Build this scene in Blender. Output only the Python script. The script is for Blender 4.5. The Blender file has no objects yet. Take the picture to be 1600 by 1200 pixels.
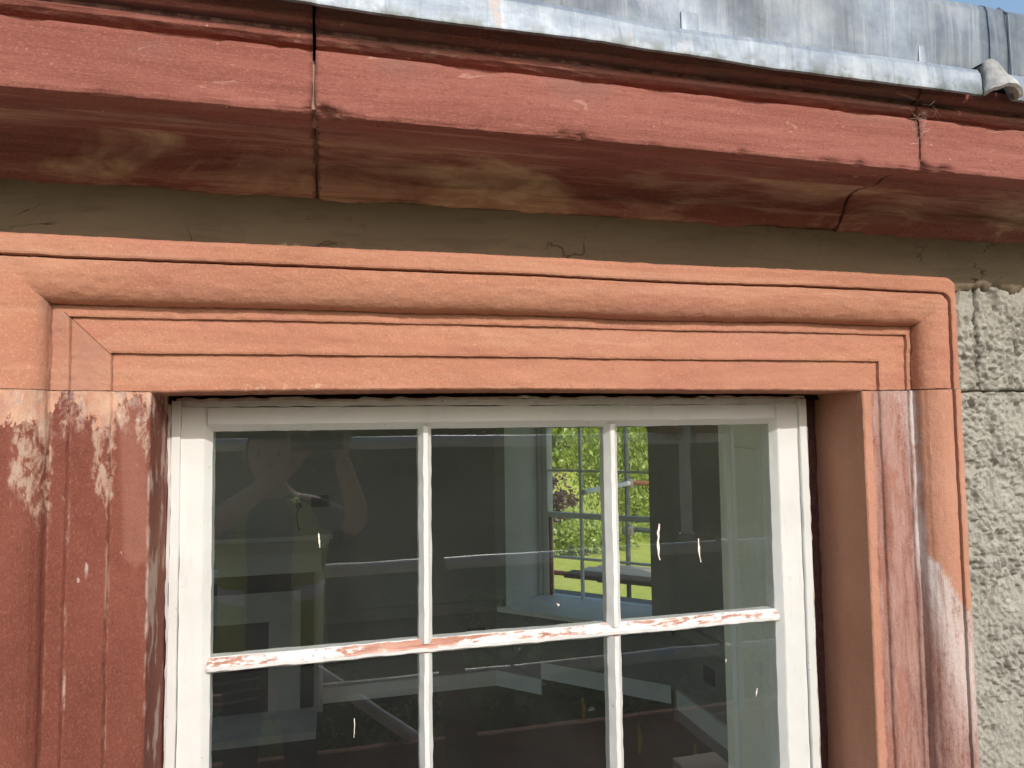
import bpy, bmesh, math, random
import numpy as np
from mathutils import Vector, Matrix

# ------------------------------------------------------------------ camera, sky, sun, exposure
SC = bpy.context.scene
COL = SC.collection
cam_d = bpy.data.cameras.new('camera')
cam = bpy.data.objects.new('camera', cam_d)
COL.objects.link(cam)
SC.camera = cam
cam_d.sensor_fit = 'HORIZONTAL'
cam_d.sensor_width = 36.0
cam_d.lens = 36.0 * 1106.27 / 1600.0
cam_d.clip_start = 0.01
cam_d.clip_end = 6000
YAW, PITCH, ROLL = math.radians(14.302), math.radians(3.519), math.radians(-0.768)
cam.rotation_mode = 'QUATERNION'
_f = Vector((math.sin(YAW) * math.cos(PITCH), math.cos(YAW) * math.cos(PITCH), math.sin(PITCH)))
_r = Vector((math.cos(YAW), -math.sin(YAW), 0)); _u = _r.cross(_f)
_rx, _ux = _r * math.cos(ROLL) + _u * math.sin(ROLL), _u * math.cos(ROLL) - _r * math.sin(ROLL)
_m = Matrix((_rx, _ux, -_f)).transposed()
cam.rotation_quaternion = _m.to_quaternion()
cam.location = (0, -1, 0)

SUN_AZ, SUN_EL = math.radians(13), math.radians(31.6)     # azimuth to the right of the wall's outward normal
world = bpy.data.worlds.new('World')
SC.world = world
world.use_nodes = True
_nt = world.node_tree
_bg = _nt.nodes['Background']
_sky = _nt.nodes.new('ShaderNodeTexSky')
_sky.sky_type = 'NISHITA'
_sky.sun_disc = False
_sky.sun_elevation = SUN_EL
_sky.sun_rotation = math.pi - SUN_AZ
_sky.air_density = 1.5
_sky.dust_density = 3.0
_sky.ozone_density = 3.0
_nt.links.new(_sky.outputs[0], _bg.inputs[0])
_bg.inputs[1].default_value = 0.15
sun_d = bpy.data.lights.new('sun', 'SUN')
sun_d.energy = 2.0
sun_d.angle = math.radians(0.53)
sun_d.color = (1.0, 0.965, 0.915)
sun = bpy.data.objects.new('sun', sun_d)
COL.objects.link(sun)
_to_sun = Vector((math.sin(SUN_AZ) * math.cos(SUN_EL), -math.cos(SUN_AZ) * math.cos(SUN_EL), math.sin(SUN_EL)))
sun.rotation_mode = 'QUATERNION'
sun.rotation_quaternion = _to_sun.to_track_quat('Z', 'Y')
sun.location = (4, -14, 9)
SC.view_settings.view_transform = 'Standard'
SC.view_settings.look = 'None'
SC.view_settings.gamma = 1.0
SC.view_settings.use_curve_mapping = False
SC.view_settings.exposure = 0.47
SC.render.engine = 'CYCLES'
cy = SC.cycles
cy.use_denoising = True
cy.sampling_pattern = 'BLUE_NOISE'
cy.max_bounces = 10
cy.diffuse_bounces = 5
cy.glossy_bounces = 3
cy.transparent_max_bounces = 12
cy.transmission_bounces = 4
cy.caustics_reflective = False
cy.caustics_refractive = False
cy.sample_clamp_indirect = 6.0

rng = random.Random(11)
NR = np.random.default_rng(5)

# ------------------------------------------------------------------ numeric noise
def _hash(ix, iy, iz, s):
    h = (ix * 374761393 + iy * 668265263 + iz * 2147483647 + s * 974634777) & 0xFFFFFFFF
    h = ((h ^ (h >> 13)) * 1274126177) & 0xFFFFFFFF
    h = ((h ^ (h >> 16)) * 2246822519) & 0xFFFFFFFF
    return ((h ^ (h >> 15)) & 0xFFFFFF) / float(0xFFFFFF)

def vn(P, f, s=0):
    """value noise in -1..1; f is a number or a 3-vector of frequencies"""
    Q = np.asarray(P, float) * np.asarray(f, float) + 1000.0
    I = np.floor(Q).astype(np.int64); F = Q - I
    F = F * F * F * (F * (F * 6 - 15) + 10)
    x, y, z = F[..., 0], F[..., 1], F[..., 2]
    r = 0
    for a in (0, 1):
        for b in (0, 1):
            for c in (0, 1):
                w = (x if a else 1 - x) * (y if b else 1 - y) * (z if c else 1 - z)
                r = r + w * _hash(I[..., 0] + a, I[..., 1] + b, I[..., 2] + c, s)
    return r * 2 - 1

def fbm(P, f, o=3, s=0):
    r, a, t = 0, 1.0, 0
    f = np.asarray(f, float)
    for k in range(o):
        r = r + a * vn(P, f * (2 ** k), s + k * 17); t += a; a *= .5
    return r / t

# ------------------------------------------------------------------ object helpers
def props(o, label=None, cat=None, group=None, kind=None):
    if label: o['label'] = label
    if cat: o['category'] = cat
    if group: o['group'] = group
    if kind: o['kind'] = kind
    return o

def thing(name, label, cat, loc=(0, 0, 0), group=None):
    o = bpy.data.objects.new(name, None)
    o.empty_display_size = .1
    COL.objects.link(o); o.location = loc
    return props(o, label, cat, group)

def link(name, me, mat, parent=None, smooth=False, sharp=None):
    o = bpy.data.objects.new(name, me)
    COL.objects.link(o)
    if mat is not None:
        for m in (mat if isinstance(mat, (list, tuple)) else [mat]): me.materials.append(m)
    if smooth:
        me.polygons.foreach_set('use_smooth', np.ones(len(me.polygons), bool))
        if sharp: me.set_sharp_from_angle(angle=math.radians(sharp))
    if parent is not None:
        o.parent = parent
        o.location = -Vector(parent_world(parent))
    return o

def parent_world(p):
    v = Vector(p.location)
    while p.parent is not None:
        p = p.parent; v += Vector(p.location)
    return v

def mesh_np(name, V, F):
    """V n x 3, F m x k (k = 3 or 4)"""
    me = bpy.data.meshes.new(name)
    V = np.asarray(V, np.float32); F = np.asarray(F, np.int32)
    k = F.shape[1]
    me.vertices.add(len(V)); me.vertices.foreach_set('co', V.ravel())
    me.loops.add(F.size); me.loops.foreach_set('vertex_index', F.ravel())
    me.polygons.add(len(F)); me.polygons.foreach_set('loop_start', np.arange(0, F.size, k, dtype=np.int32))
    me.update(calc_edges=True); me.validate()
    return me

def grid_faces(n, m, closed=False, off=0, flip=False):
    i = np.arange(n - 1)[:, None]; mm = m if closed else m - 1
    j = np.arange(mm)[None, :]; j2 = (j + 1) % m
    F = np.stack([i * m + j, (i + 1) * m + j, (i + 1) * m + j2, i * m + j2], -1).reshape(-1, 4) + off
    return F[:, ::-1] if flip else F

def grid_obj(name, P, mat, parent=None, closed=False, flip=False, caps=False, sharp=38):
    """P: n x m x 3 grid of points"""
    n, m, _ = P.shape
    me_v = P.reshape(-1, 3); F = grid_faces(n, m, closed, 0, flip)
    me = mesh_np(name, me_v, F)
    if caps and closed:
        bm = bmesh.new(); bm.from_mesh(me); bm.verts.ensure_lookup_table()
        a = [bm.verts[k] for k in range(m)]; b = [bm.verts[(n - 1) * m + k] for k in range(m)]
        if flip: a, b = a[::-1], b[::-1]
        try:
            bm.faces.new(a); bm.faces.new(b[::-1])
        except ValueError:
            pass
        bm.to_mesh(me); bm.free()
    return link(name, me, mat, parent, True, sharp)

def refine(pts, step, eps=.0012):
    """polyline with points every step, and a tight pair of points round each corner"""
    pts = [np.array(p, float) for p in pts]; out = [pts[0]]
    for a, b in zip(pts[:-1], pts[1:]):
        L = np.linalg.norm(b - a)
        if L < 1e-9: continue
        n = max(1, int(round(L / step)))
        ts = list(np.linspace(0, 1, n + 1))
        if L > 4 * eps: ts = sorted(set(ts + [eps / L, 1 - eps / L]))
        out += [a + (b - a) * t for t in ts if t > 0]
    return np.array(out)

class MB:
    """collects boxes, tubes and cards, built as one mesh"""
    def __init__(self): self.v, self.f = [], []
    def add(self, vs, fs):
        o = len(self.v); self.v += [tuple(map(float, p)) for p in vs]; self.f += [tuple(i + o for i in f) for f in fs]; return self
    def box(self, x0, x1, y0, y1, z0, z1):
        vs = [(x0, y0, z0), (x1, y0, z0), (x1, y1, z0), (x0, y1, z0), (x0, y0, z1), (x1, y0, z1), (x1, y1, z1), (x0, y1, z1)]
        return self.add(vs, [(0, 3, 2, 1), (4, 5, 6, 7), (0, 1, 5, 4), (1, 2, 6, 5), (2, 3, 7, 6), (3, 0, 4, 7)])
    def prism(self, A, B):
        """two like polygons A, B joined (each a list of 3d points, same order)"""
        n = len(A)
        return self.add(list(A) + list(B), [tuple(range(n))[::-1], tuple(range(n, 2 * n))] + [(i, (i + 1) % n, n + (i + 1) % n, n + i) for i in range(n)])
    def tube(self, pts, r, k=10, caps=True, rs=None):
        pts = [Vector(p) for p in pts]; n = len(pts); vs = []
        for i, p in enumerate(pts):
            t = (pts[min(i + 1, n - 1)] - pts[max(i - 1, 0)]).normalized()
            a = t.cross(Vector((0, 0, 1)) if abs(t.z) < .9 else Vector((1, 0, 0))).normalized(); b = t.cross(a)
            rr = rs[i] if rs is not None else r
            vs += [p + (a * math.cos(q) + b * math.sin(q)) * rr for q in [2 * math.pi * j / k for j in range(k)]]
        fs = [(i * k + j, (i + 1) * k + j, (i + 1) * k + (j + 1) % k, i * k + (j + 1) % k) for i in range(n - 1) for j in range(k)]
        if caps: fs += [tuple(range(k)), tuple(range((n - 1) * k, n * k))[::-1]]
        return self.add(vs, fs)
    def build(self, name, mat, parent=None, smooth=False, bevel=0, sharp=40):
        me = bpy.data.meshes.new(name); me.from_pydata(self.v, [], self.f); me.update()
        bm = bmesh.new(); bm.from_mesh(me); bmesh.ops.recalc_face_normals(bm, faces=bm.faces)
        if bevel: bmesh.ops.bevel(bm, geom=list(bm.edges), offset=bevel, segments=2, affect='EDGES', profile=.5, clamp_overlap=True)
        bm.to_mesh(me); bm.free()
        return link(name, me, mat, parent, smooth or bool(bevel), sharp)

# ------------------------------------------------------------------ material helpers
class NT:
    def __init__(self, name):
        self.m = bpy.data.materials.new(name); self.m.use_nodes = True
        self.t = self.m.node_tree; self.b = self.t.nodes['Principled BSDF']; self.out = self.t.nodes['Material Output']
        g = self.t.nodes.new('ShaderNodeNewGeometry'); self.g = g; self.pos = g.outputs['Position']
        s = self.t.nodes.new('ShaderNodeSeparateXYZ'); self.t.links.new(self.pos, s.inputs[0])
        self.x, self.y, self.z = s.outputs
    def _in(self, node, i, v):
        if v is None: return
        if isinstance(v, bpy.types.NodeSocket): self.t.links.new(v, node.inputs[i])
        elif isinstance(v, (tuple, list)) and len(v) == 3 and node.inputs[i].type == 'RGBA': node.inputs[i].default_value = (*v, 1)
        else: node.inputs[i].default_value = v
    def math(self, op, a, b=None, c=None, clamp=False):
        n = self.t.nodes.new('ShaderNodeMath'); n.operation = op; n.use_clamp = clamp
        self._in(n, 0, a); self._in(n, 1, b); self._in(n, 2, c); return n.outputs[0]
    def scale(self, s=(1, 1, 1), rot=(0, 0, 0), loc=(0, 0, 0)):
        n = self.t.nodes.new('ShaderNodeMapping'); self.t.links.new(self.pos, n.inputs[0])
        n.inputs['Scale'].default_value = s; n.inputs['Rotation'].default_value = rot; n.inputs['Location'].default_value = loc; return n.outputs[0]
    def noise(self, sc, det=4, rough=.55, dist=0, vec=None, col=False):
        n = self.t.nodes.new('ShaderNodeTexNoise'); self.t.links.new(vec or self.pos, n.inputs['Vector'])
        n.inputs['Scale'].default_value = sc; n.inputs['Detail'].default_value = det; n.inputs['Roughness'].default_value = rough; n.inputs['Distortion'].default_value = dist
        return n.outputs['Color' if col else 'Fac']
    def voro(self, sc, feat='F1', vec=None, out='Distance', rnd=1):
        n = self.t.nodes.new('ShaderNodeTexVoronoi'); n.feature = feat; self.t.links.new(vec or self.pos, n.inputs['Vector'])
        n.inputs['Scale'].default_value = sc; n.inputs['Randomness'].default_value = rnd; return n.outputs[out]
    def step(self, v, lo, hi, a=0., b=1.):
        n = self.t.nodes.new('ShaderNodeMapRange'); n.interpolation_type = 'SMOOTHSTEP'; n.clamp = True
        self._in(n, 0, v); n.inputs[1].default_value = lo; n.inputs[2].default_value = hi; n.inputs[3].default_value = a; n.inputs[4].default_value = b
        return n.outputs[0]
    def mul(self, *a):
        r = a[0]
        for q in a[1:]: r = self.math('MULTIPLY', r, q)
        return r
    def add(self, *a):
        r = a[0]
        for q in a[1:]: r = self.math('ADD', r, q)
        return r
    def band(self, v, lo, hi, s):
        return self.mul(self.step(v, lo - s, lo + s), self.step(v, hi - s, hi + s, 1, 0))
    def mix(self, f, a, b, mode='MIX'):
        n = self.t.nodes.new('ShaderNodeMix'); n.data_type = 'RGBA'; n.blend_type = mode
        self._in(n, 0, f); self._in(n, 6, a); self._in(n, 7, b); return n.outputs[2]
    def ramp(self, f, *stops):
        n = self.t.nodes.new('ShaderNodeValToRGB'); self._in(n, 0, f); e = n.color_ramp.elements
        while len(e) < len(stops): e.new(.5)
        for q, (p, c) in zip(e, stops): q.position = p; q.color = (*c, 1)
        return n.outputs[0]
    def bump(self, h, strength=.5, dist=.002, prev=None):
        n = self.t.nodes.new('ShaderNodeBump'); n.inputs['Strength'].default_value = strength; n.inputs['Distance'].default_value = dist
        self._in(n, 'Height', h)
        if prev: self.t.links.new(prev, n.inputs['Normal'])
        return n.outputs[0]
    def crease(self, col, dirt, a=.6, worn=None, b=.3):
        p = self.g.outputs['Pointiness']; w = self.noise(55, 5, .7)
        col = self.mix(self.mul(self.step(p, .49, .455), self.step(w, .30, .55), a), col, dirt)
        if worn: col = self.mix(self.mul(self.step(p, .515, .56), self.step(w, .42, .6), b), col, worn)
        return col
    def done(self, col, rough=.85, normal=None, spec=.3, metal=0.):
        self._in(self.b, 'Base Color', col); self._in(self.b, 'Roughness', rough); self._in(self.b, 'Metallic', metal)
        self.b.inputs['Specular IOR Level'].default_value = spec
        if normal: self.t.links.new(normal, self.b.inputs['Normal'])
        return self.m

M = {}
def simple(name, col, rough=.7, var=.25, sc=14, spec=.3, bump=0., metal=0., bsc=60):
    n = NT(name)
    f = n.noise(sc, 5, .6)
    c = n.ramp(f, (.25, tuple(q * (1 - var) for q in col)), (.75, tuple(min(1, q * (1 + var)) for q in col)))
    nm = n.bump(n.noise(bsc, 4), bump, .004) if bump else None
    M[name] = n.done(c, rough, nm, spec, metal)
    return M[name]

def lime_runs(n, amount):
    """streaks of dried lime, drawn out downwards"""
    a = n.noise(26, 5, .6, .4, n.scale((1, 1, .22)))
    b = n.noise(70, 4, .6, .3, n.scale((1, 1, .4), loc=(3, 1, 7)))
    v = n.add(n.math('MULTIPLY', a, .75), n.math('MULTIPLY', b, .35), amount)
    return n.step(v, .80, .90)

def stone_repair():
    """pink-orange stone mortar, rubbed smooth"""
    n = NT('repaired_stone')
    big = n.noise(3.2, 4, .55, .4, n.scale((1, 1, 1.6)))
    str_ = n.noise(9, 5, .6, .6, n.scale((.35, 1, 2.2)))
    fine = n.noise(240, 3, .6)
    c = n.ramp(big, (.3, (.385, .168, .106)), (.45, (.435, .192, .122)), (.58, (.46, .212, .136)), (.72, (.41, .171, .115)))
    c = n.mix(n.step(str_, .52, .7, 0, .55), c, (.51, .275, .18))
    c = n.mix(n.step(n.noise(5, 5, .6, .5, n.scale((.5, 1, 1), loc=(4, 2, 1))), .50, .66, 0, .5), c, (.42, .170, .128))
    c = n.mix(n.step(n.noise(330, 3, .7), .53, .66, 0, .45), c, (.58, .345, .23))
    c = n.mix(n.step(n.noise(300, 3, .7, 0, n.scale(loc=(9, 2, 6))), .55, .68, 0, .5), c, (.36, .15, .09))
    c = n.mix(n.mul(n.step(n.noise(95, 4, .7, .5, n.scale((.5, 1, 1.3))), .54, .66), n.step(n.noise(9, 3), .45, .6), .5), c, (.37, .155, .10))
    c = n.mix(n.step(n.noise(190, 3, .6, 0, n.scale(loc=(2, 7, 4))), .64, .72, 0, .4), c, (.33, .14, .09))
    bedd = n.noise(7, 6, .7, .6, n.scale((.18, 1, 3.2), loc=(3, 8, 2)))
    c = n.mix(n.step(bedd, .50, .66, 0, .4), c, (.385, .155, .105))
    c = n.mix(n.step(bedd, .46, .34, 0, .35), c, (.54, .30, .205))
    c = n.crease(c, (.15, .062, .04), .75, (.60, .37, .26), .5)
    # cream bits of mortar near the lower arris
    lip = n.mul(n.band(n.z, .050, .062, .004), n.step(n.noise(70, 5, .7), .52, .6), n.band(n.x, -.14, .06, .05))
    c = n.mix(n.math('MULTIPLY', lip, .5), c, (.66, .47, .33))
    ln = n.math('ABSOLUTE', n.add(n.x, n.z, .1725, n.math('MULTIPLY', n.noise(60, 2), .0012)))
    crack = n.mul(n.step(ln, .0004, .0011, 1, 0), n.band(n.x, -.324, -.272, .001), n.step(n.noise(25, 2), .35, .45))
    c = n.mix(n.math('MULTIPLY', crack, .8), c, (.14, .05, .03))
    gleg = n.mul(n.band(n.x, -.345, -.272, .004), n.step(n.add(n.x, n.z), -.1725, -.1735), n.step(n.noise(12, 4), .35, .6, .35, .8))
    c = n.mix(n.math('MULTIPLY', gleg, .75), c, (.36, .20, .15))
    h = n.math('SUBTRACT', n.add(n.math('MULTIPLY', fine, .45), n.math('MULTIPLY', n.noise(110, 5, .7), .7)), crack)
    nm = n.bump(h, .62, .0022)
    nm = n.bump(n.noise(26, 4, .6, .3, n.scale((.4, 1, 1))), .3, .004, nm)
    return n.done(c, .9, nm, .2)

def stone_old(side):
    """old dark red sandstone of the jambs; lime runs and remains of repair mortar"""
    n = NT('weathered_stone_' + side)
    grain = n.noise(320, 3, .6)
    big = n.noise(4, 5, .6, .5, n.scale((1.4, 1, .6)))
    c = n.ramp(big, (.3, (.150, .044, .029)), (.5, (.190, .059, .040)), (.72, (.238, .083, .057)))
    c = n.mix(n.step(n.noise(28, 5, .65, .3, n.scale((1, 1, .35), loc=(1, 5, 2))), .56, .66, 0, .5), c, (.17, .055, .042))
    c = n.mix(n.step(n.noise(480, 3, .75, 0, n.scale((1, 1, .6), loc=(4, 1, 2))), .50, .68, 0, .38), c, (.33, .15, .11))
    c = n.mix(n.step(n.noise(280, 3, .7, 0, n.scale(loc=(9, 2, 6))), .56, .68, 0, .5), c, (.11, .033, .024))
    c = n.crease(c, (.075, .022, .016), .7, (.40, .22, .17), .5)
    lime = (.62, .53, .45)
    if side == 'left':
        # damp-edged paler patch on the inner fascia
        wet = n.mul(n.band(n.add(n.x, n.math('MULTIPLY', n.z, .05)), -.262, -.232, .004), n.step(n.add(n.z, n.math('MULTIPLY', n.noise(18, 3), .16)), -.10, -.08))
        c = n.mix(n.math('MULTIPLY', wet, .36), c, (.36, .17, .125))
        top = n.step(n.add(n.z, n.math('MULTIPLY', n.noise(13, 4, .6), .22)), .055, .13)
        rough_ = n.add(n.math('MULTIPLY', n.noise(34, 5, .7, .5, n.scale((1, 1, .45))), .15), n.math('MULTIPLY', n.noise(120, 4, .7, .3, n.scale((1, 1, .5))), .06), -.03)
        zr = n.add(n.z, rough_)
        rep = n.math('MAXIMUM', n.mul(n.step(n.x, -.336, -.340), n.step(zr, .078, .088)), n.mul(n.band(n.x, -.300, -.268, .006), n.step(zr, .096, .104)))
        rep = n.math('MAXIMUM', rep, n.step(zr, .118, .124))
        c = n.mix(rep, c, n.mix(n.step(n.noise(28, 4), .4, .6), (.48, .25, .17), (.56, .34, .24)))
        brk = n.noise(90, 5, .72, .4, n.scale((1, 1, .5), loc=(3, 1, 7)))
        l = None
        xw = n.add(n.x, n.math('MULTIPLY', n.math('SUBTRACT', n.noise(40, 4, .6), .5), .022))
        for xa, xb, zl in ((-.366, -.343, .000), (-.343, -.336, -.03), (-.290, -.273, .010), (-.2745, -.2690, -.02), (-.242, -.2275, .065), (-.322, -.300, .085), (-.264, -.250, .092)):
            m_ = n.mul(n.band(xw, xa, xb, .0025), n.step(n.y, .004, .001), n.step(zr, zl - .01, zl + .012), n.step(brk, .42, .54))
            l = m_ if l is None else n.math('MAXIMUM', l, m_)
        c = n.mix(n.math('MULTIPLY', l, .56), c, n.mix(n.step(brk, .5, .62), (.50, .34, .25), (.60, .47, .38)))
        grey = n.mul(n.step(zr, .06, .13), n.step(n.noise(60, 5, .7, .4, n.scale(loc=(8, 8, 8))), .50, .60))
        c = n.mix(n.math('MULTIPLY', grey, .6), c, (.36, .25, .235))
        # splashes further down the outer face
        sp = n.mul(n.step(n.noise(60, 4, .6, .6, n.scale((1, 1, .35), loc=(5, 5, 5))), .66, .70), n.step(n.noise(9, 2), .50, .56))
        c = n.mix(n.math('MULTIPLY', sp, .6), c, (.56, .46, .42))
        # worn arrises; the light they catch is painted as pale lines
        ar = n.mul(n.band(n.x, -.3175, -.3145, .0012), n.step(n.noise(44, 5, .7, 0, n.scale((1, 1, .35))), .46, .6))
        ar3 = n.mul(n.band(n.x, -.2735, -.2705, .0012), n.step(n.noise(40, 5, .7, 0, n.scale((1, 1, .35), loc=(3, 3, 3))), .48, .62))
        c = n.mix(n.math('MULTIPLY', ar3, .5), c, (.48, .30, .24))
        c = n.mix(n.math('MULTIPLY', ar, .55), c, (.55, .40, .33))
        ar2 = n.mul(n.band(n.x, -.2285, -.224, .0015), n.step(n.noise(24, 4, .6, 0, n.scale((1, 1, .4))), .5, .6))
        c = n.mix(n.math('MULTIPLY', ar2, .6), c, (.58, .45, .38))
    else:
        new = n.ramp(n.noise(6, 4, .6), (.3, (.43, .20, .13)), (.7, (.50, .245, .165)))
        wob = n.math('MULTIPLY', n.math('SUBTRACT', n.noise(14, 4, .6), .5), .05)
        xe = n.add(n.x, n.math('MULTIPLY', n.math('SUBTRACT', n.noise(30, 4, .6), .5), .016))
        # reveal and inner arris are rubbed up with new mortar; so is the outer roll as far down as z = -0.27
        inner = n.step(xe, .872, .876, 1, 0)
        slope = n.add(n.z, wob, n.math('MULTIPLY', n.math('SUBTRACT', n.x, 1.0), -.9))
        edge = n.add(n.z, n.math('MULTIPLY', n.math('SUBTRACT', n.x, 1.0), 1.7), n.math('MULTIPLY', n.math('SUBTRACT', n.noise(24, 5, .65), .5), .07))
        xo = n.add(n.x, n.math('MULTIPLY', n.math('SUBTRACT', n.noise(40, 4, .6), .5), .006))
        outer = n.mul(n.step(xo, .948, .951), n.step(edge, -.312, -.296))
        fs = n.noise(75, 5, .7, .3, n.scale((1, 1, .13), loc=(2, 2, 2)))
        gr_ = n.noise(150, 4, .75, .2, n.scale((1, 1, .6), loc=(5, 2, 2)))
        old = n.mix(n.step(fs, .34, .64, .15, .85), c, (.41, .235, .195))
        # grey-pink skin of old limewash, thickest under the joint
        skin = n.mul(n.step(n.add(n.z, n.math('MULTIPLY', n.noise(20, 4), .12)), -.03, .10, .25, 1), n.step(gr_, .36, .56), n.step(n.x, .91, .925, .45, 1))
        old = n.mix(n.math('MULTIPLY', skin, .7), old, (.47, .36, .33))
        warm = n.mul(n.step(n.noise(32, 5, .7, .4, n.scale((1, 1, .3), loc=(7, 7, 1))), .50, .62), n.step(n.x, .935, .915), .6)
        old = n.mix(warm, old, (.32, .12, .08))
        # the white run: follows the inner fillet, then spreads outward below the repair
        low_ = n.math('MAXIMUM', n.math('SUBTRACT', -.16, n.z), 0.)
        x0 = n.add(.9445, n.math('MULTIPLY', n.math('POWER', low_, 1.5), .42))
        wd = n.add(.0055, n.math('MULTIPLY', low_, .10))
        dd = n.math('DIVIDE', n.math('ABSOLUTE', n.math('SUBTRACT', xo, x0)), wd)
        run = n.mul(n.step(dd, 1.5, .2), n.step(fs, .30, .56), n.step(n.z, -.60, -.30, .25, 1))
        old = n.mix(n.math('MULTIPLY', run, .85), old, (.66, .58, .55))
        lip = n.mul(n.step(edge, -.66, -.33), n.step(n.x, .95, .97), n.step(gr_, .34, .52))
        old = n.mix(n.math('MULTIPLY', lip, .65), old, (.58, .46, .41))
        c = n.mix(n.math('MAXIMUM', inner, outer), old, new)
        c = n.mix(n.step(n.noise(330, 3, .7), .56, .68, 0, .3), c, (.60, .42, .33))
        c = n.mix(n.step(n.noise(300, 3, .7, 0, n.scale(loc=(9, 2, 6))), .57, .68, 0, .35), c, (.24, .10, .065))
    h = n.add(n.math('MULTIPLY', grain, .4), n.math('MULTIPLY', n.noise(90, 5, .7), .8))
    nm = n.bump(h, .65, .0024)
    nm = n.bump(n.noise(22, 4, .6, .4, n.scale((1, 1, .4))), .35, .005, nm)
    return n.done(c, .88, nm, .22)

def stone_cornice():
    n = NT('red_sandstone')
    grain = n.noise(300, 3, .6)
    bed = n.noise(10, 5, .62, .8, n.scale((.22, 2.2, 2.6)))
    fine = n.noise(60, 5, .65, .6, n.scale((.16, 1.6, 2.4)))
    c = n.ramp(bed, (.28, (.205, .068, .050)), (.48, (.268, .094, .073)), (.7, (.335, .132, .103)))
    c = n.mix(n.step(fine, .52, .68, 0, .5), c, (.20, .062, .048))
    g2 = n.noise(460, 3, .75, 0, n.scale((.6, 1, 1), loc=(4, 1, 2)))
    c = n.mix(n.step(g2, .50, .68, 0, .42), c, (.43, .19, .145))
    c = n.mix(n.step(n.noise(260, 3, .7, 0, n.scale((.5, 1, 1), loc=(9, 2, 6))), .55, .68, 0, .5), c, (.17, .052, .038))
    c = n.mix(n.mul(n.step(n.voro(70), .10, .06), n.step(n.noise(12, 2), .55, .6), .6), c, (.55, .38, .32))
    # ochre weathering on the bed mould, paled and spread to lift the shaded soffit
    oc = n.mul(n.step(n.y, -.13, -.05), n.step(n.noise(6, 5, .6, .7, n.scale((.7, 1.8, 1.8), loc=(1, 0, 6))), .43, .60))
    oc2 = n.mul(n.step(n.y, -.16, -.06), n.step(n.noise(9, 5, .65, 1.0, n.scale((.3, 2, 2), loc=(7, 1, 3))), .52, .66))
    c = n.mix(n.math('MULTIPLY', oc, .9), c, n.mix(n.step(n.noise(40, 5, .7, .5, n.scale((.3, 1, 1))), .4, .62), (.44, .255, .165), (.62, .42, .28)))
    c = n.mix(n.math('MULTIPLY', oc2, .6), c, (.44, .25, .18))
    st3 = n.mul(n.step(n.y, -.18, -.15), n.step(n.noise(22, 5, .65, .8, n.scale((.10, 2.4, 2.6), loc=(3, 3, 3))), .55, .66))  # pale streaks added to brighten the shaded soffit
    c = n.mix(n.math('MULTIPLY', st3, .65), c, (.50, .28, .20))
    st4 = n.mul(n.step(n.y, -.18, -.15), n.step(n.noise(15, 5, .65, .8, n.scale((.12, 2.4, 2.6), loc=(6, 1, 8))), .56, .66))
    c = n.mix(n.math('MULTIPLY', st4, .5), c, (.12, .045, .035))
    # grime and overhang shade painted together into the hollow under the lead
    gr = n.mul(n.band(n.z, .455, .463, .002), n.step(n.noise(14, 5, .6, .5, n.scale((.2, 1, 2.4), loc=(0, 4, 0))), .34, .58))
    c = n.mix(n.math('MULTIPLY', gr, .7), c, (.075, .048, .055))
    gr2 = n.mul(n.step(n.z, .39, .43), n.step(n.y, -.17, -.18), n.step(n.noise(7, 5, .6, .3), .50, .62))
    c = n.mix(n.math('MULTIPLY', gr2, .35), c, (.20, .12, .10))
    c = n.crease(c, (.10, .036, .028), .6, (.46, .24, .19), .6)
    # pale scuffs
    sc_ = n.mul(n.step(n.noise(26, 5, .6, 1.6, n.scale((.5, 1, 1.6), rot=(0, .5, 0))), .655, .70), .35)
    c = n.mix(sc_, c, (.56, .36, .27))
    h = n.add(n.math('MULTIPLY', grain, .35), n.math('MULTIPLY', fine, .8), n.math('MULTIPLY', bed, .8))
    nm = n.bump(h, .6, .003)
    return n.done(c, .88, nm, .22)

def mortar_band_mat():
    n = NT('brown_mortar')
    big = n.noise(5, 4, .55, .6, n.scale((.6, 1, 1.6)))
    c = n.ramp(big, (.3, (.145, .108, .073)), (.7, (.195, .150, .104)))
    c = n.mix(n.step(n.noise(26, 5, .65, .6, n.scale((.3, 1, 1.8))), .5, .7, 0, .5), c, (.115, .086, .058))
    wv = n.scale((.8, 1, 1.4))
    crack = n.step(n.math('ABSOLUTE', n.math('SUBTRACT', n.noise(5.5, 5, .62, .5, n.scale((.7, 1, 1.5), loc=(2, 5, 3))), .5)), .0015, .006, 1, 0)
    crack = n.mul(crack, n.step(n.noise(9, 3, .5, 0, n.scale(loc=(3, 3, 9))), .52, .64))
    pit = n.mul(n.step(n.voro(42), .12, .06), n.step(n.noise(11, 3, .5, 0, n.scale(loc=(7, 7, 1))), .60, .64))
    dark = n.math('MAXIMUM', crack, pit)
    c = n.mix(n.math('MULTIPLY', dark, .75), c, (.05, .038, .028))
    h = n.math('SUBTRACT', n.math('MULTIPLY', n.noise(14, 4, .5, .8, n.scale((.5, 1, 1.6))), .8), n.math('MULTIPLY', dark, 1.0))
    nm = n.bump(h, .7, .004)
    nm = n.bump(n.noise(160, 3), .25, .0015, nm)
    return n.done(c, .92, nm, .15)

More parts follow.
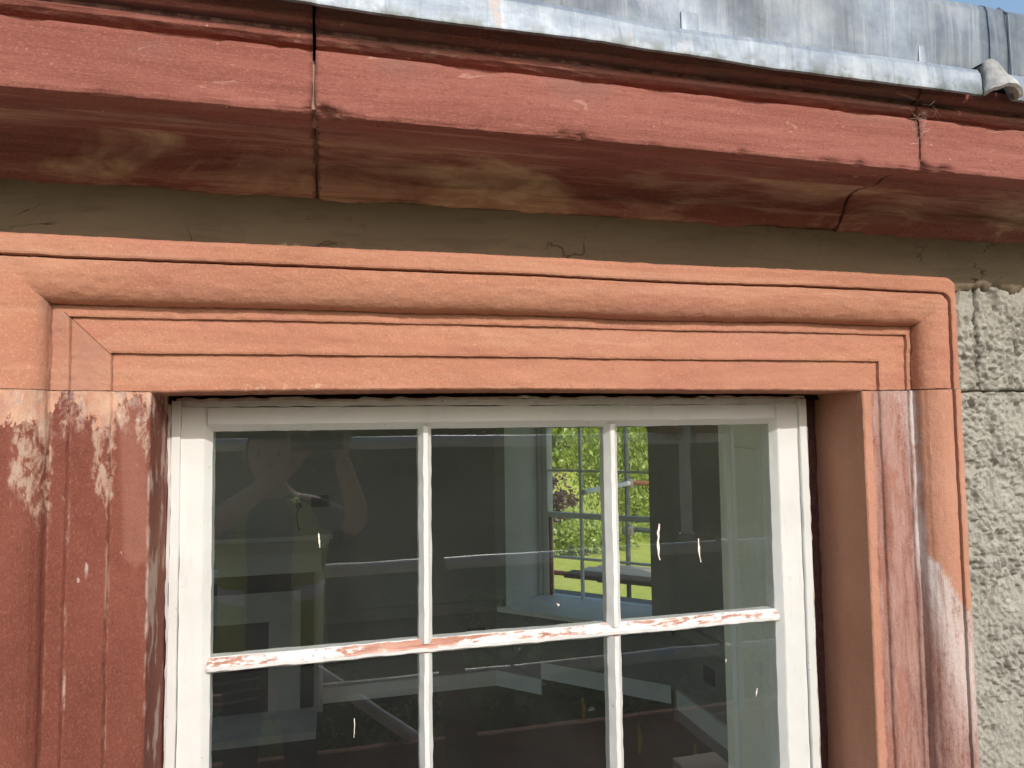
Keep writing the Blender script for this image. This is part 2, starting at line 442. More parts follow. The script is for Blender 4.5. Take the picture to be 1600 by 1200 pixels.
def harling_mat():
    n = NT('grey_harling')
    a = n.noise(30, 5, .6, .3)
    c = n.ramp(a, (.3, (.32, .302, .255)), (.55, (.405, .387, .333)), (.75, (.465, .447, .39)))
    stain = n.mul(n.step(n.noise(26, 5, .65, .4, n.scale((1, 1, .55), loc=(2, 9, 2))), .50, .60), n.step(n.z, .0, .16))
    c = n.mix(n.math('MULTIPLY', stain, .6), c, (.15, .125, .10))
    c = n.mix(n.step(n.noise(240, 3, .7), .54, .68, 0, .45), c, (.20, .19, .165))
    c = n.mix(n.step(n.noise(260, 3, .7, 0, n.scale(loc=(9, 9, 2))), .55, .68, 0, .45), c, (.60, .59, .55))
    nm = n.bump(n.noise(330, 4, .75), .9, .0026)
    return n.done(c, .95, nm, .1)

def lead_mat():
    n = NT('lead_sheet')
    a = n.noise(7, 5, .6, .3)
    st = n.noise(40, 5, .7, .2, n.scale((1, .3, .07)))
    st2 = n.noise(120, 4, .7, .2, n.scale((1, .3, .05), loc=(5, 0, 0)))
    c = n.ramp(n.add(n.math('MULTIPLY', a, .7), n.math('MULTIPLY', n.noise(34, 5, .7, .4, n.scale(loc=(4, 4, 4))), .3)), (.34, (.125, .155, .20)), (.5, (.24, .28, .33)), (.66, (.38, .415, .455)))
    c = n.mix(n.step(st, .48, .68, 0, .5), c, (.42, .45, .48))
    c = n.mix(n.step(st2, .52, .66, 0, .4), c, (.12, .135, .165))
    rust = n.mul(n.step(n.noise(24, 5, .7, .3, n.scale((1, .4, .35), loc=(2, 0, 4))), .58, .66), n.step(n.y, -.15, -.19))
    c = n.mix(n.math('MULTIPLY', rust, .6), c, (.36, .27, .21))
    wp = n.mul(n.step(n.noise(11, 5, .7, .4, n.scale(loc=(1, 3, 8))), .52, .66), n.step(n.y, -.17, -.19))
    c = n.mix(n.math('MULTIPLY', wp, .5), c, (.44, .48, .52))
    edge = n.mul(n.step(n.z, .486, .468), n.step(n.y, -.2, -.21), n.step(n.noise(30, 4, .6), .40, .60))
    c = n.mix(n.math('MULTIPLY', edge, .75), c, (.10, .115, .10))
    nm = n.bump(n.noise(14, 4, .5, .3), .35, .006)
    nm = n.bump(n.noise(160, 4, .6), .3, .001, nm)
    return n.done(c, n.ramp(a, (.3, (.42,) * 3), (.7, (.6,) * 3)), nm, .5, .25)

def white_paint(name='white_paint', bare=0.):
    n = NT(name)
    c = n.ramp(n.noise(5, 4, .6), (.3, (.63, .625, .605)), (.7, (.72, .715, .70)))
    c = n.mix(n.step(n.noise(26, 5, .65, .3, n.scale((1, 1, .3))), .62, .75, 0, .35), c, (.56, .52, .46))
    c = n.mix(n.step(n.noise(130, 3), .715, .74, 0, .6), c, (.22, .16, .12))
    nz = n.t.nodes.new('ShaderNodeSeparateXYZ'); n.t.links.new(n.g.outputs['Normal'], nz.inputs[0])
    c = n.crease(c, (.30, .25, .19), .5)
    c = n.mix(n.mul(n.step(n.noise(48, 5, .75, .3, n.scale((1, 1, .18), loc=(2, 6, 1))), .56, .70), .3), c, (.48, .45, .40))
    if bare:
        k = n.noise(30, 5, .7, .3, n.scale((.16, 1, 1)))
        k2 = n.noise(120, 4, .6, .2, n.scale((.5, 1, 1)))
        v = n.add(n.math('MULTIPLY', k, .7), n.math('MULTIPLY', k2, .3))
        red = n.mul(n.step(nz.outputs[2], .30, .50), n.step(n.add(v, n.math('MULTIPLY', n.noise(260, 4, .7, 0, n.scale((.5, 1, 1))), .12)), .545, .60), n.step(n.add(n.y, n.math('MULTIPLY', n.noise(90, 3), .003)), .1125, .1118))
        c = n.mix(red, c, n.ramp(n.noise(60, 3, .6, 0, n.scale((.3, 1, 1))), (.35, (.36, .15, .10)), (.65, (.55, .30, .22))))
        h = n.math('SUBTRACT', n.math('MULTIPLY', k, .2), red)
    else:
        h = n.noise(30, 4, .6)
    nm = n.bump(h, .3, .0012)
    nm = n.bump(n.noise(80, 3, .5, .2, n.scale((1, 1, .2))), .12, .001, nm)
    return n.done(c, .42, nm, .45)

def glass_mat(name, dirt=.02, f0=.115):
    n = NT(name); t = n.t
    n.t.nodes.remove(n.b)
    geo = n.g
    lw = n.t.nodes.new('ShaderNodeVectorMath'); lw.operation = 'DOT_PRODUCT'
    t.links.new(geo.outputs['Incoming'], lw.inputs[0]); t.links.new(geo.outputs['Normal'], lw.inputs[1])
    cosv = n.math('ABSOLUTE', lw.outputs['Value'])
    sch = n.math('POWER', n.math('SUBTRACT', 1., cosv), 5.)
    fr = n.add(n.math('MULTIPLY', sch, .88), f0)
    fr = n.mul(fr, n.math('SUBTRACT', 1., geo.outputs['Backfacing']))
    tr = t.nodes.new('ShaderNodeBsdfTransparent'); tr.inputs[0].default_value = (.965, .978, .970, 1)
    gl = t.nodes.new('ShaderNodeBsdfGlossy'); gl.inputs['Roughness'].default_value = .0
    nm = n.bump(n.noise(3.2, 2, .4, .0, n.scale((1, 1, 1.4))), .07, .006)
    t.links.new(nm, gl.inputs['Normal'])
    mx = t.nodes.new('ShaderNodeMixShader')
    t.links.new(fr, mx.inputs[0]); t.links.new(tr.outputs[0], mx.inputs[1]); t.links.new(gl.outputs[0], mx.inputs[2])
    df = t.nodes.new('ShaderNodeBsdfDiffuse'); df.inputs[0].default_value = (.6, .6, .56, 1)
    speck = n.mul(n.step(n.voro(75), .075, .03), n.step(n.noise(5, 4), .57, .68))
    speck2 = n.mul(n.step(n.voro(150, 'F1', n.scale((1, 1, .45), loc=(1, 1, 1))), .14, .07), n.step(n.noise(7, 3, .5, 0, n.scale(loc=(4, 4, 4))), .56, .66))
    film = n.math('MULTIPLY', n.noise(6, 5, .65, .5), dirt * 2)
    f = n.math('MAXIMUM', film, n.math('MULTIPLY', n.math('MAXIMUM', speck, speck2), .24 if dirt > .01 else 0.))
    mx2 = t.nodes.new('ShaderNodeMixShader')
    t.links.new(f, mx2.inputs[0]); t.links.new(mx.outputs[0], mx2.inputs[1]); t.links.new(df.outputs[0], mx2.inputs[2])
    t.links.new(mx2.outputs[0], n.out.inputs[0])
    return n.m

def leaf_mat(name, c0, c1, trans=.4, stops=(.3, .7), sc=3.5):
    n = NT(name); t = n.t; t.nodes.remove(n.b)
    c = n.ramp(n.noise(sc, 4, .7), (stops[0], c0), (stops[1], c1))
    d = t.nodes.new('ShaderNodeBsdfDiffuse'); tl = t.nodes.new('ShaderNodeBsdfTranslucent')
    g = t.nodes.new('ShaderNodeBsdfGlossy'); g.inputs['Roughness'].default_value = .4
    t.links.new(c, d.inputs[0])
    c2 = n.mix(.5, c, (c1[0] * 1.5, c1[1] * 1.3, c1[2] * .5)); t.links.new(c2, tl.inputs[0])
    m1 = t.nodes.new('ShaderNodeMixShader'); m1.inputs[0].default_value = trans
    t.links.new(d.outputs[0], m1.inputs[1]); t.links.new(tl.outputs[0], m1.inputs[2])
    m2 = t.nodes.new('ShaderNodeMixShader'); m2.inputs[0].default_value = .06
    t.links.new(m1.outputs[0], m2.inputs[1]); t.links.new(g.outputs[0], m2.inputs[2])
    t.links.new(m2.outputs[0], n.out.inputs[0]); M[name] = n.m
    return n.m

def grass_mat():
    n = NT('meadow_grass')
    f = n.noise(.6, 6, .7, .3); g = n.noise(9, 5, .75)
    c = n.ramp(f, (.3, (.38, .45, .06)), (.55, (.54, .57, .11)), (.75, (.62, .58, .20)))
    c = n.mix(n.step(g, .45, .7, 0, .6), c, (.52, .52, .20))
    return n.done(c, .95, n.bump(g, .8, .05), .1)

def timber(name, c0, c1, axis=0):
    n = NT(name)
    s = [6, 6, 6]; s[axis] = .5
    g = n.noise(7, 6, .7, .8, n.scale(tuple(s)))
    c = n.ramp(g, (.3, c0), (.7, c1))
    M[name] = n.done(c, .8, n.bump(g, .4, .003), .2)

def tube_metal(name, c0, c1, cp=None):
    n = NT(name)
    f = n.noise(16, 5, .7, .4)
    c = n.ramp(f, (.35, c0), (.65, c1))
    if cp: c = n.mix(n.step(n.noise(9, 4, .6, .3), .46, .54), c, cp)
    M[name] = n.done(c, .42, n.bump(n.noise(50, 4), .3, .002), .5, .25 if name == 'galvanised' else .1)

M['repair'] = stone_repair()
M['old_left'] = stone_old('left')
M['old_right'] = stone_old('right')
M['cornice'] = stone_cornice()
M['band'] = mortar_band_mat()
M['harl'] = harling_mat()
M['lead'] = lead_mat()
M['white'] = white_paint()
M['white_worn'] = white_paint('peeling_white_paint', 1.)
M['glass'] = glass_mat('window_glass', .010)
M['clear'] = glass_mat('clear_glass', .004, .06)
M['grass'] = grass_mat()
simple('mastic', (.075, .035, .03), .9, .4, 60, .1, .8)
simple('crust', (.55, .49, .42), .9, .3, 90, .1, .8)
simple('joint', (.30, .19, .14), .95, .3, 70, .1, .6)
simple('grey_wall', (.31, .31, .295), .8, .05, 3)
simple('dado_wall', (.24, .24, .23), .8, .05, 3)
simple('room_white', (.82, .83, .81), .5, .04, 5)
simple('room_ceiling', (.75, .75, .73), .9, .03, 3)
simple('mantel_paint', (.40, .40, .385), .6, .06, 6)
simple('rust_wood', (.30, .12, .07), .8, .2, 20)
simple('dark_floor', (.035, .026, .022), .6, .3, 6)
simple('black_slate', (.012, .012, .013), .4, .3, 8)
simple('marble', (.30, .30, .29), .5, .15, 5)
simple('iron', (.02, .02, .022), .6, .3, 20)
simple('socket_metal', (.06, .06, .062), .4, .1, 20)
simple('patina', (.40, .39, .38), .7, .5, 30, .3, .6)
simple('web', (.50, .42, .36), .9, .1, 30)
simple('paint_drip', (.80, .70, .62), .7, .15, 90)
simple('gravel', (.50, .46, .40), .95, .35, 30, .1, .8)
simple('coupler_steel', (.28, .26, .23), .6, .35, 30, .4, .3, .3)
timber('toe_timber', (.20, .085, .05), (.32, .155, .095), 0)
timber('deck_timber', (.50, .42, .33), (.66, .58, .47), 0)
timber('plank_timber', (.12, .075, .05), (.23, .15, .105), 2)
timber('bark', (.06, .045, .03), (.13, .10, .07), 2)
tube_metal('galvanised', (.62, .63, .65), (.80, .82, .84))
tube_metal('blue_tube', (.10, .26, .42), (.20, .40, .55), (.42, .43, .42))
tube_metal('scabby_tube', (.40, .37, .32), (.62, .58, .52), (.30, .27, .23))
tube_metal('rust_tube', (.34, .10, .05), (.50, .19, .10))
tube_metal('dark_tube', (.045, .055, .065), (.10, .115, .13))
simple('tag_yellow', (.72, .52, .04), .6, .2, 30)
simple('rope', (.10, .09, .07), .9, .3, 80)
simple('skin', (.50, .30, .22), .6, .1, 20)
simple('hivis', (.36, .44, .04), .7, .1, 10)
simple('reflective', (.72, .74, .74), .35, .05, 20)
simple('dark_cloth', (.035, .038, .05), .9, .2, 20)
simple('hair', (.04, .028, .02), .7, .2, 40)
simple('phone_black', (.015, .015, .017), .25, .1, 20, .5)
simple('boot', (.12, .07, .04), .8, .2, 30)
leaf_mat('leaf_bright', (.20, .32, .05), (.46, .54, .13), .4)
leaf_mat('leaf_mid', (.09, .16, .03), (.20, .28, .07), .3)
leaf_mat('leaf_dark', (.006, .010, .005), (.13, .16, .06), .25, (.50, .68), 2.0)  # near-black leaves; the paler patches paint foliage highlights
leaf_mat('leaf_shade', (.007, .012, .006), (.26, .29, .13), .40, (.50, .66), 2.4)  # dark leaves again, with stronger highlight patches in the colour
leaf_mat('leaf_purple', (.09, .045, .06), (.17, .10, .11), .3)

# ================================================================== LARGE STRUCTURE
# ---- ground: meadow to the horizon, rising to a hill beyond the garden
def ground():
    xs = np.concatenate([-np.geomspace(2500, 8, 40), np.linspace(-7, 60, 90), np.geomspace(62, 2500, 40)])
    ys = np.concatenate([-np.geomspace(2500, 8, 40), np.linspace(-7, 110, 130), np.geomspace(113, 2500, 36)])
    X, Y = np.meshgrid(xs, ys, indexing='ij')
    d = np.sqrt((X * .4) ** 2 + np.clip(Y - 18, 0, None) ** 2)
    Z = -3.0 + 0.105 * np.clip(Y - 26, 0, 150)
    P = np.stack([X, Y, Z], -1)
    P[..., 2] += .05 * vn(P, .35) * (np.abs(Y) > 7)
    o = grid_obj('meadow', P, M['grass'], None, flip=False, sharp=None)
    props(o, kind='structure')
    g = MB().box(-9, 9, -4.6, -.02, -3.2, -2.94).box(-9, -2.62, -.0195, 9, -3.2, -2.94).box(3.25, 9, -.0195, 8, -3.2, -2.94).build('bounce_gravel', M['gravel']); props(g, kind='structure')  # unseen pale gravel, added to bounce neutral daylight onto house and room
ground()

# ---- the harled wall
OPL, OPR, OPT = -.2259, .8576, .052            # edges of the window opening on the face of the surround
wall = thing('harled_wall', 'rough grey harled house wall with a brown mortar band along its top', 'wall', (1.2, .1, -3))
core = MB()
core.box(-3.2, OPL - .06, .02, .45, -3, .34); core.box(OPR + .085, 3.2, .02, .45, -3, .34)
core.box(OPL - .06, OPR + .085, .02, .45, .075, .34); core.box(OPL - .06, OPR + .085, .02, .45, -3, -1.5)
core.box(-3.2, 3.2, .02, .45, .34, .70)
core.build('masonry', M['harl'], wall)

def harl(name, x0, x1, z0, z1, step):
    nx, nz = int((x1 - x0) / step) + 2, int((z1 - z0) / step) + 2
    X, Z = np.meshgrid(np.linspace(x0, x1, nx), np.linspace(z0, z1, nz), indexing='ij')
    P = np.stack([X, np.full_like(X, .004), Z], -1)
    wob = .0016 * vn(P, 60, 5); P[..., 0] += wob * ((X == x0) | (X == x1)); P[..., 2] += wob * ((Z == z0) | (Z == z1))
    a = .9 * vn(P, (195, 1, 155), 3) + .6 * (.45 - np.abs(vn(P, (140, 1, 110), 33))) + .35 * vn(P, (60, 1, 50), 7); b = fbm(P, (260, 1, 220), 2, 9)
    lump = np.clip(a + .3 * b, -.35, .75)
    rough = np.clip(.95 + .8 * vn(P, 16, 41), .25, 1.5) * (1 - .6 * np.clip((Z - .15) / .07, 0, 1))
    h = .0064 * lump * rough + .0012 * b + .003 * vn(P, 14, 2)
    h -= .006 * np.clip((fbm(P, (48, 1, 40), 2, 44) - .38) / .15, 0, 1)
    e = np.minimum(np.minimum(X - x0, x1 - X), np.minimum(Z - z0, z1 - Z))
    h -= .006 * np.exp(-e / .002)
    P[..., 1] -= h
    # skirt back into the wall
    Q = np.zeros((nx + 2, nz + 2, 3)); Q[1:-1, 1:-1] = P
    Q[0, 1:-1] = P[0]; Q[-1, 1:-1] = P[-1]; Q[1:-1, 0] = P[:, 0]; Q[1:-1, -1] = P[:, -1]
    Q[0, 0], Q[0, -1], Q[-1, 0], Q[-1, -1] = P[0, 0], P[0, -1], P[-1, 0], P[-1, -1]
    for s in (Q[0], Q[-1], Q[:, 0], Q[:, -1]): s[:, 1] = .03
    return grid_obj(name, Q, M['harl'], wall, sharp=None)
harl('block', .955, 1.1045, .0535, .30, .0022)
harl('block', 1.1075, 1.52, .0535, .30, .0022)
harl('block', .955, 1.30, -.75, .0505, .0019)
harl('block', -1.5, -.36, -.75, .30, .004)
harl('block', 1.3025, 1.9, -.75, .0505, .004)

def band():
    x0, x1 = -1.2, 2.2
    xs = np.concatenate([np.linspace(x0, -.5, 60)[:-1], np.linspace(-.5, 1.35, 620), np.linspace(1.35, x1, 60)[1:]])
    vs = np.linspace(0, 1, 56)
    X, V = np.meshgrid(xs, vs, indexing='ij')
    q = np.stack([X, 0 * X, 0 * X], -1)
    zb = .234 + .010 * fbm(q, 20, 4, 1) + .004 * vn(q, 120, 8) - .05 * np.clip((1.02 - X) / .02, 0, 1) * np.clip((X + .43) / .02, 0, 1)
    zt = .3215 + .003 * fbm(q, 25, 3, 4)
    Z = zb + (zt - zb) * V
    P = np.stack([X, np.full_like(X, -.003), Z], -1)
    h = .003 * fbm(P, (9, 1, 24), 3, 7) + .0012 * fbm(P, (50, 1, 90), 2, 2)
    # trowel ridges
    r = np.abs(vn(P, (11, 1, 34), 21)); h += .0016 * np.exp(-(r / .05) ** 2)
    pit = vn(P, (95, 1, 95), 31); h -= .003 * np.clip((pit - .8) / .2, 0, 1)
    low = np.clip((Z - zb) / .012, 0, 1); h -= .007 * (1 - low) ** 2
    rag = np.clip(1 - (Z - zb) / .035, 0, 1) * np.clip((X - 1.0) / .05, 0, 1); h -= .010 * rag * np.clip(fbm(P, 55, 2, 14) + .1, 0, 1)
    P[..., 1] -= h
    Q = np.concatenate([P[:, :1] * [1, 0, 1] + [0, .012, 0], P, P[:, -1:] * [1, 0, 1] + [0, .012, 0]], 1)
    grid_obj('mortar_band', Q, M['band'], wall, sharp=None)
band()

# ---- cornice
corn = thing('stone_cornice', 'moulded red sandstone cornice projecting above the window surround', 'cornice', (.4, -.05, .33))
CPROF = [(.03, .316), (.004, .3165), (-.006, .320), (-.018, .330), (-.028, .344), (-.034, .356), (-.040, .364), (-.050, .3700), (-.066, .3715), (-.082, .3685), (-.098, .3655), (-.108, .3675), (-.116, .3715), (-.138, .3700), (-.158, .3640), (-.165, .3595), (-.1815, .3572),
         (-.1855, .3585), (-.187, .363), (-.1875, .395), (-.1862, .4285), (-.1835, .4345), (-.176, .4372), (-.1700, .4380), (-.1705, .441), (-.1770, .4435), (-.1830, .4475), (-.1845, .4520), (-.1800, .4565), (-.1770, .4585), (-.1790, .4610), (-.1880, .4635), (-.192, .468), (-.195, .482), (-.10, .4885), (.03, .4885)]
def cornice_stone(x0, x1, step, seed, chips=()):
    prof = refine(CPROF, .0042, .001)
    nx = int((x1 - x0) / step) + 2
    xs = np.linspace(x0, x1, nx)
    X = np.repeat(xs[:, None], len(prof), 1)
    P = np.stack([X, np.repeat(prof[None, :, 0], nx, 0), np.repeat(prof[None, :, 1], nx, 0)], -1)
    y, z = P[..., 1].copy(), P[..., 2].copy()
    low = .0012 * vn(P, (2.5, 6, 6), seed); mid = .0009 * fbm(P, (16, 60, 60), 3, seed + 1); fin = .0007 * fbm(P, (60, 220, 220), 2, seed + 2)
    soff = np.clip((y + .175) / .03, 0, 1) * (z < .375); face = (y < -.18) & (z < .434)
    strata = .0020 * fbm(P, (6, 70, 90), 3, seed + 6)
    for e_ in (0, -1): P[e_, :, 0] += .0011 * fbm(P[e_], (1, 45, 60), 3, seed + 8 + e_)
    P[..., 1] += (low + mid + fin) * np.where(face, .6, 1) + strata * .5
    P[..., 2] += (low + mid * .8 + fin) + strata * soff
    q = P * [1, 0, 0]
    # worn, chipped lower arris
    w = np.exp(-(((y + .186) / .007) ** 2 + ((z - .3585) / .006) ** 2))
    c1 = np.clip(fbm(q, (38, 1, 1), 4, seed + 3) - .05, 0, 1)
    P[..., 2] += w * .0065 * c1; P[..., 1] += w * .006 * c1
    # little fillet above the face: broken in places
    w2 = np.exp(-(((y + .180) / .008) ** 2 + ((z - .436) / .004) ** 2))
    c2 = np.clip(fbm(q, (22, 1, 1), 4, seed + 4) + .05, 0, 1)
    P[..., 2] -= w2 * .006 * c2; P[..., 1] += w2 * .008 * c2
    # ragged foot where it meets the mortar
    w3 = np.exp(-((z - .317) / .006) ** 2) * (y > -.02)
    P[..., 2] += w3 * .006 * fbm(q, (13, 1, 1), 4, seed + 5)
    for cx, rad, dep in chips:
        g = np.exp(-(((X - cx) / rad) ** 2 + ((y + .186) / .012) ** 2 + ((z - .359) / .009) ** 2))
        P[..., 2] += g * dep; P[..., 1] += g * dep
    return grid_obj('stone', P, M['cornice'], corn, closed=True, caps=True, flip=True, sharp=50)
JL, JR = -.0205, .8125
cornice_stone(-2.6, -.72, .05, 40)
cornice_stone(-.716, JL - .0018, .0045, 10, ((JL - .004, .008, .006),))
cornice_stone(JL + .0018, JR - .0018, .0038, 20, ((JL + .010, .010, .009), (.30, .03, .003)))
cornice_stone(JR + .0016, 1.40, .0042, 30, ((JR + .004, .010, .009), (JR + .045, .01, .005)))
cornice_stone(1.404, 2.8, .05, 50)
def joint_fill(x, w, prof, name):
    A = [(x - w, a, b) for a, b in prof]; B = [(x + w, a, b) for a, b in prof]
    MB().prism(A, B).build(name, M['joint'], corn)
joint_fill(JL, .0034, [(.0, .322), (-.028, .352), (-.044, .372), (-.10, .3745), (-.172, .364), (-.181, .366), (-.182, .418), (-.15, .44), (0, .44)], 'pointing')
joint_fill(JR, .0026, [(.0, .326), (-.020, .352), (-.036, .376), (-.10, .3775), (-.168, .369), (-.176, .371), (-.178, .43), (-.15, .435), (0, .435)], 'pointing')

# ---- lead work over the cornice
lead = thing('lead_flashing', 'weathered blue-grey lead sheet dressed over the cornice as roof edge', 'lead flashing', (.4, 0, .49))
def lead_drip():
    prof = refine([(-.02, .54), (-.06, .528), (-.12, .520), (-.180, .512), (-.200, .5085), (-.209, .504), (-.2135, .496), (-.2155, .485), (-.217, .468), (-.2165, .4645), (-.213, .4635), (-.210, .467), (-.205, .480), (-.197, .494), (-.12, .500), (-.02, .50)], .006, .001)
    for x0, x1, st in ((-2.6, -.6, .05), (-.598, .896, .006), (.952, 2.7, .012)):
        nx = int((x1 - x0) / st) + 2; xs = np.linspace(x0, x1, nx)
        P = np.stack([np.repeat(xs[:, None], len(prof), 1), np.repeat(prof[None, :, 0], nx, 0), np.repeat(prof[None, :, 1], nx, 0)], -1)
        out = np.clip((-P[..., 1] - .05) / .12, 0, 1)
        q = P * [1, 0, 0]
        lift = np.clip((.40 - P[..., 0]) / .42, 0, 1.6)
        P[..., 2] += out * lift * np.where(P[..., 2] > .49, .0215, .0085)
        P[..., 1] += out * (.0022 * vn(P, (5, 3, 30), 3) + .0007 * vn(P, (22, 9, 40), 4))
        P[..., 2] += out * (.0028 * vn(q, (3.1, 1, 1), 8) + .0008 * vn(P, (13, 5, 20), 5) + .0004 * fbm(q, (120, 1, 1), 2, 6))
        grid_obj('drip_edge', P, M['lead'], lead, closed=True, caps=True, flip=False, sharp=60)
lead_drip()
def lead_upstand(name, x0, x1, yo, st):
    prof = refine([(-.045, .515), (-.058, .54), (-.062, .60), (-.062, .700), (-.058, .712), (-.048, .7195), (-.03, .722), (.5, .74), (.5, .735), (-.02, .716), (-.04, .708), (-.05, .69), (-.05, .515)], .009, .001)
    nx = int((x1 - x0) / st) + 2; xs = np.linspace(x0, x1, nx)
    P = np.stack([np.repeat(xs[:, None], len(prof), 1), np.repeat(prof[None, :, 0], nx, 0), np.repeat(prof[None, :, 1], nx, 0)], -1)
    P[..., 1] += yo + .006 * vn(P, (5, 0, 6), 11) + .002 * vn(P, (17, 0, 20), 12)
    P[..., 2] += .003 * vn(P * [1, 0, 0], (5, 1, 1), 13)
    return grid_obj(name, P, M['lead'], lead, closed=True, caps=True, flip=True, sharp=60)
lead_upstand('lead_sheet', -2.6, -.25, .0, .04)
lead_upstand('lead_sheet', -.248, 1.092, -.002, .010)
lead_upstand('lead_sheet', 1.089, 1.128, -.0045, .009)
lead_upstand('lead_sheet', 1.1305, 2.7, -.003, .02)
MB().tube([(1.129, -.068, .52), (1.130, -.069, .60), (1.130, -.068, .70), (1.131, -.05, .722)], .0026, 8).build('welt', M['lead'], lead, True)
for x, w, z in ((.525, .030, .600), (.955, .024, .600)):
    ys = -.064 + .006 * float(vn(np.array([x, -.062, z]), (5, 0, 6), 11)) + .002 * float(vn(np.array([x, -.062, z]), (17, 0, 20), 12))
    MB().box(x - w / 2, x + w / 2, ys - .0028, ys + .004, z - .07, z + .026).build('clip', M['lead'], lead, bevel=.002)
def dog_ear():
    nu, nv = 30, 16
    u = np.linspace(0, 1, nu)[:, None]; v = np.linspace(0, 1, nv)[None, :]
    ang = math.pi * u
    cx = .924 + 0 * v; half = .017 + .013 * v ** 1.1 + 0 * u
    X = cx - half * np.cos(ang) + .004 * v
    outw = .207 + .011 * v + (.006 + .013 * v) * np.sin(ang) ** .8
    Z = .516 - .042 * v - .009 * v * np.abs(np.cos(ang)) ** 2 + .006 * np.sin(ang) * (1 - v)
    P = np.stack([X + 0 * v, -outw, Z], -1)
    P[..., 1] += .0025 * fbm(P, 60, 2, 4); P[..., 0] += .0025 * fbm(P, 50, 2, 9); P[..., 2] += .002 * vn(P, 90, 3)
    cap = P[:, :1].copy(); cap[..., 1] = -.185; cap[..., 2] = .5165
    P = np.concatenate([cap, P], 1)
    n_, m_, _ = P.shape
    inner = P.copy(); inner[..., 1] += .004; inner[..., 0] = .924 + (inner[..., 0] - .924) * .9; inner[..., 2] -= .003
    V = np.concatenate([P.reshape(-1, 3), inner.reshape(-1, 3)]); F = np.concatenate([grid_faces(n_, m_), grid_faces(n_, m_, off=n_ * m_, flip=True)])
    rim = [[i * m_ + m_ - 1, (i + 1) * m_ + m_ - 1, n_ * m_ + (i + 1) * m_ + m_ - 1, n_ * m_ + i * m_ + m_ - 1] for i in range(n_ - 1)]
    F = np.concatenate([F, np.array(rim)])
    link('folded_corner', mesh_np('folded_corner', V, F), M['patina'], lead, True, 60)
dog_ear()

# ---- window surround: a moulded architrave swept round the opening
surr = thing('window_surround', 'pink-orange moulded stone surround framing the sash window', 'window surround', (.316, -.02, -1.5))
# (offset from the opening edge on left jamb / head / right jamb, projection in front of the face)
SPROF = [(0, 0, 0, -.135), (0, 0, 0, -.012), (.0006, .0006, .0008, -.002), (.003, .003, .003, 0), (.0455, .0495, .030, 0), (.0468, .0505, .0312, .0052), (.0500, .0535, .0345, .0060), (.0915, .0945, .0825, .0056), (.0930, .0955, .0838, .0100), (.0955, .0980, .0862, .0108),
         (.1115, .1095, .0905, .0105), (.1130, .1105, .0915, .0165)] + [
         tuple(a + (b - a) * (1 - math.cos(t)) for a, b in ((.1132, .1580), (.1107, .1602), (.0917, .1368))) + (.0170 + .0278 * math.sin(t) ** .9,) for t in np.linspace(.03, math.pi / 2, 18)] + [
         (.1592, .1618, .1382, .0392), (.1604, .1628, .1392, .0395), (.1614, .1640, .1402, .0480),
         (.1642, .1665, .1425, .0490), (.1780, .1830, .1490, .0490), (.1820, .1880, .1530, .0460), (.1840, .1905, .1555, .0400), (.1845, .1910, .1560, -.01)]
SP = refine(SPROF, .0045, .001)
def arch_xyz(side, d, xz):
    pass
def stone_wobble(P, seed, amt=1.):
    v = np.stack([vn(P, (4, 4, 4), seed), vn(P, (4, 4, 4), seed + 1), vn(P, (4, 4, 4), seed + 2)], -1) * .0010
    w = np.stack([fbm(P, 45, 2, seed + 3), fbm(P, 45, 2, seed + 4), fbm(P, 45, 2, seed + 5)], -1) * .0006
    f = np.stack([vn(P, 190, seed + 6), vn(P, 190, seed + 7), vn(P, 190, seed + 8)], -1) * .0004
    return P + amt * (v + w + f)
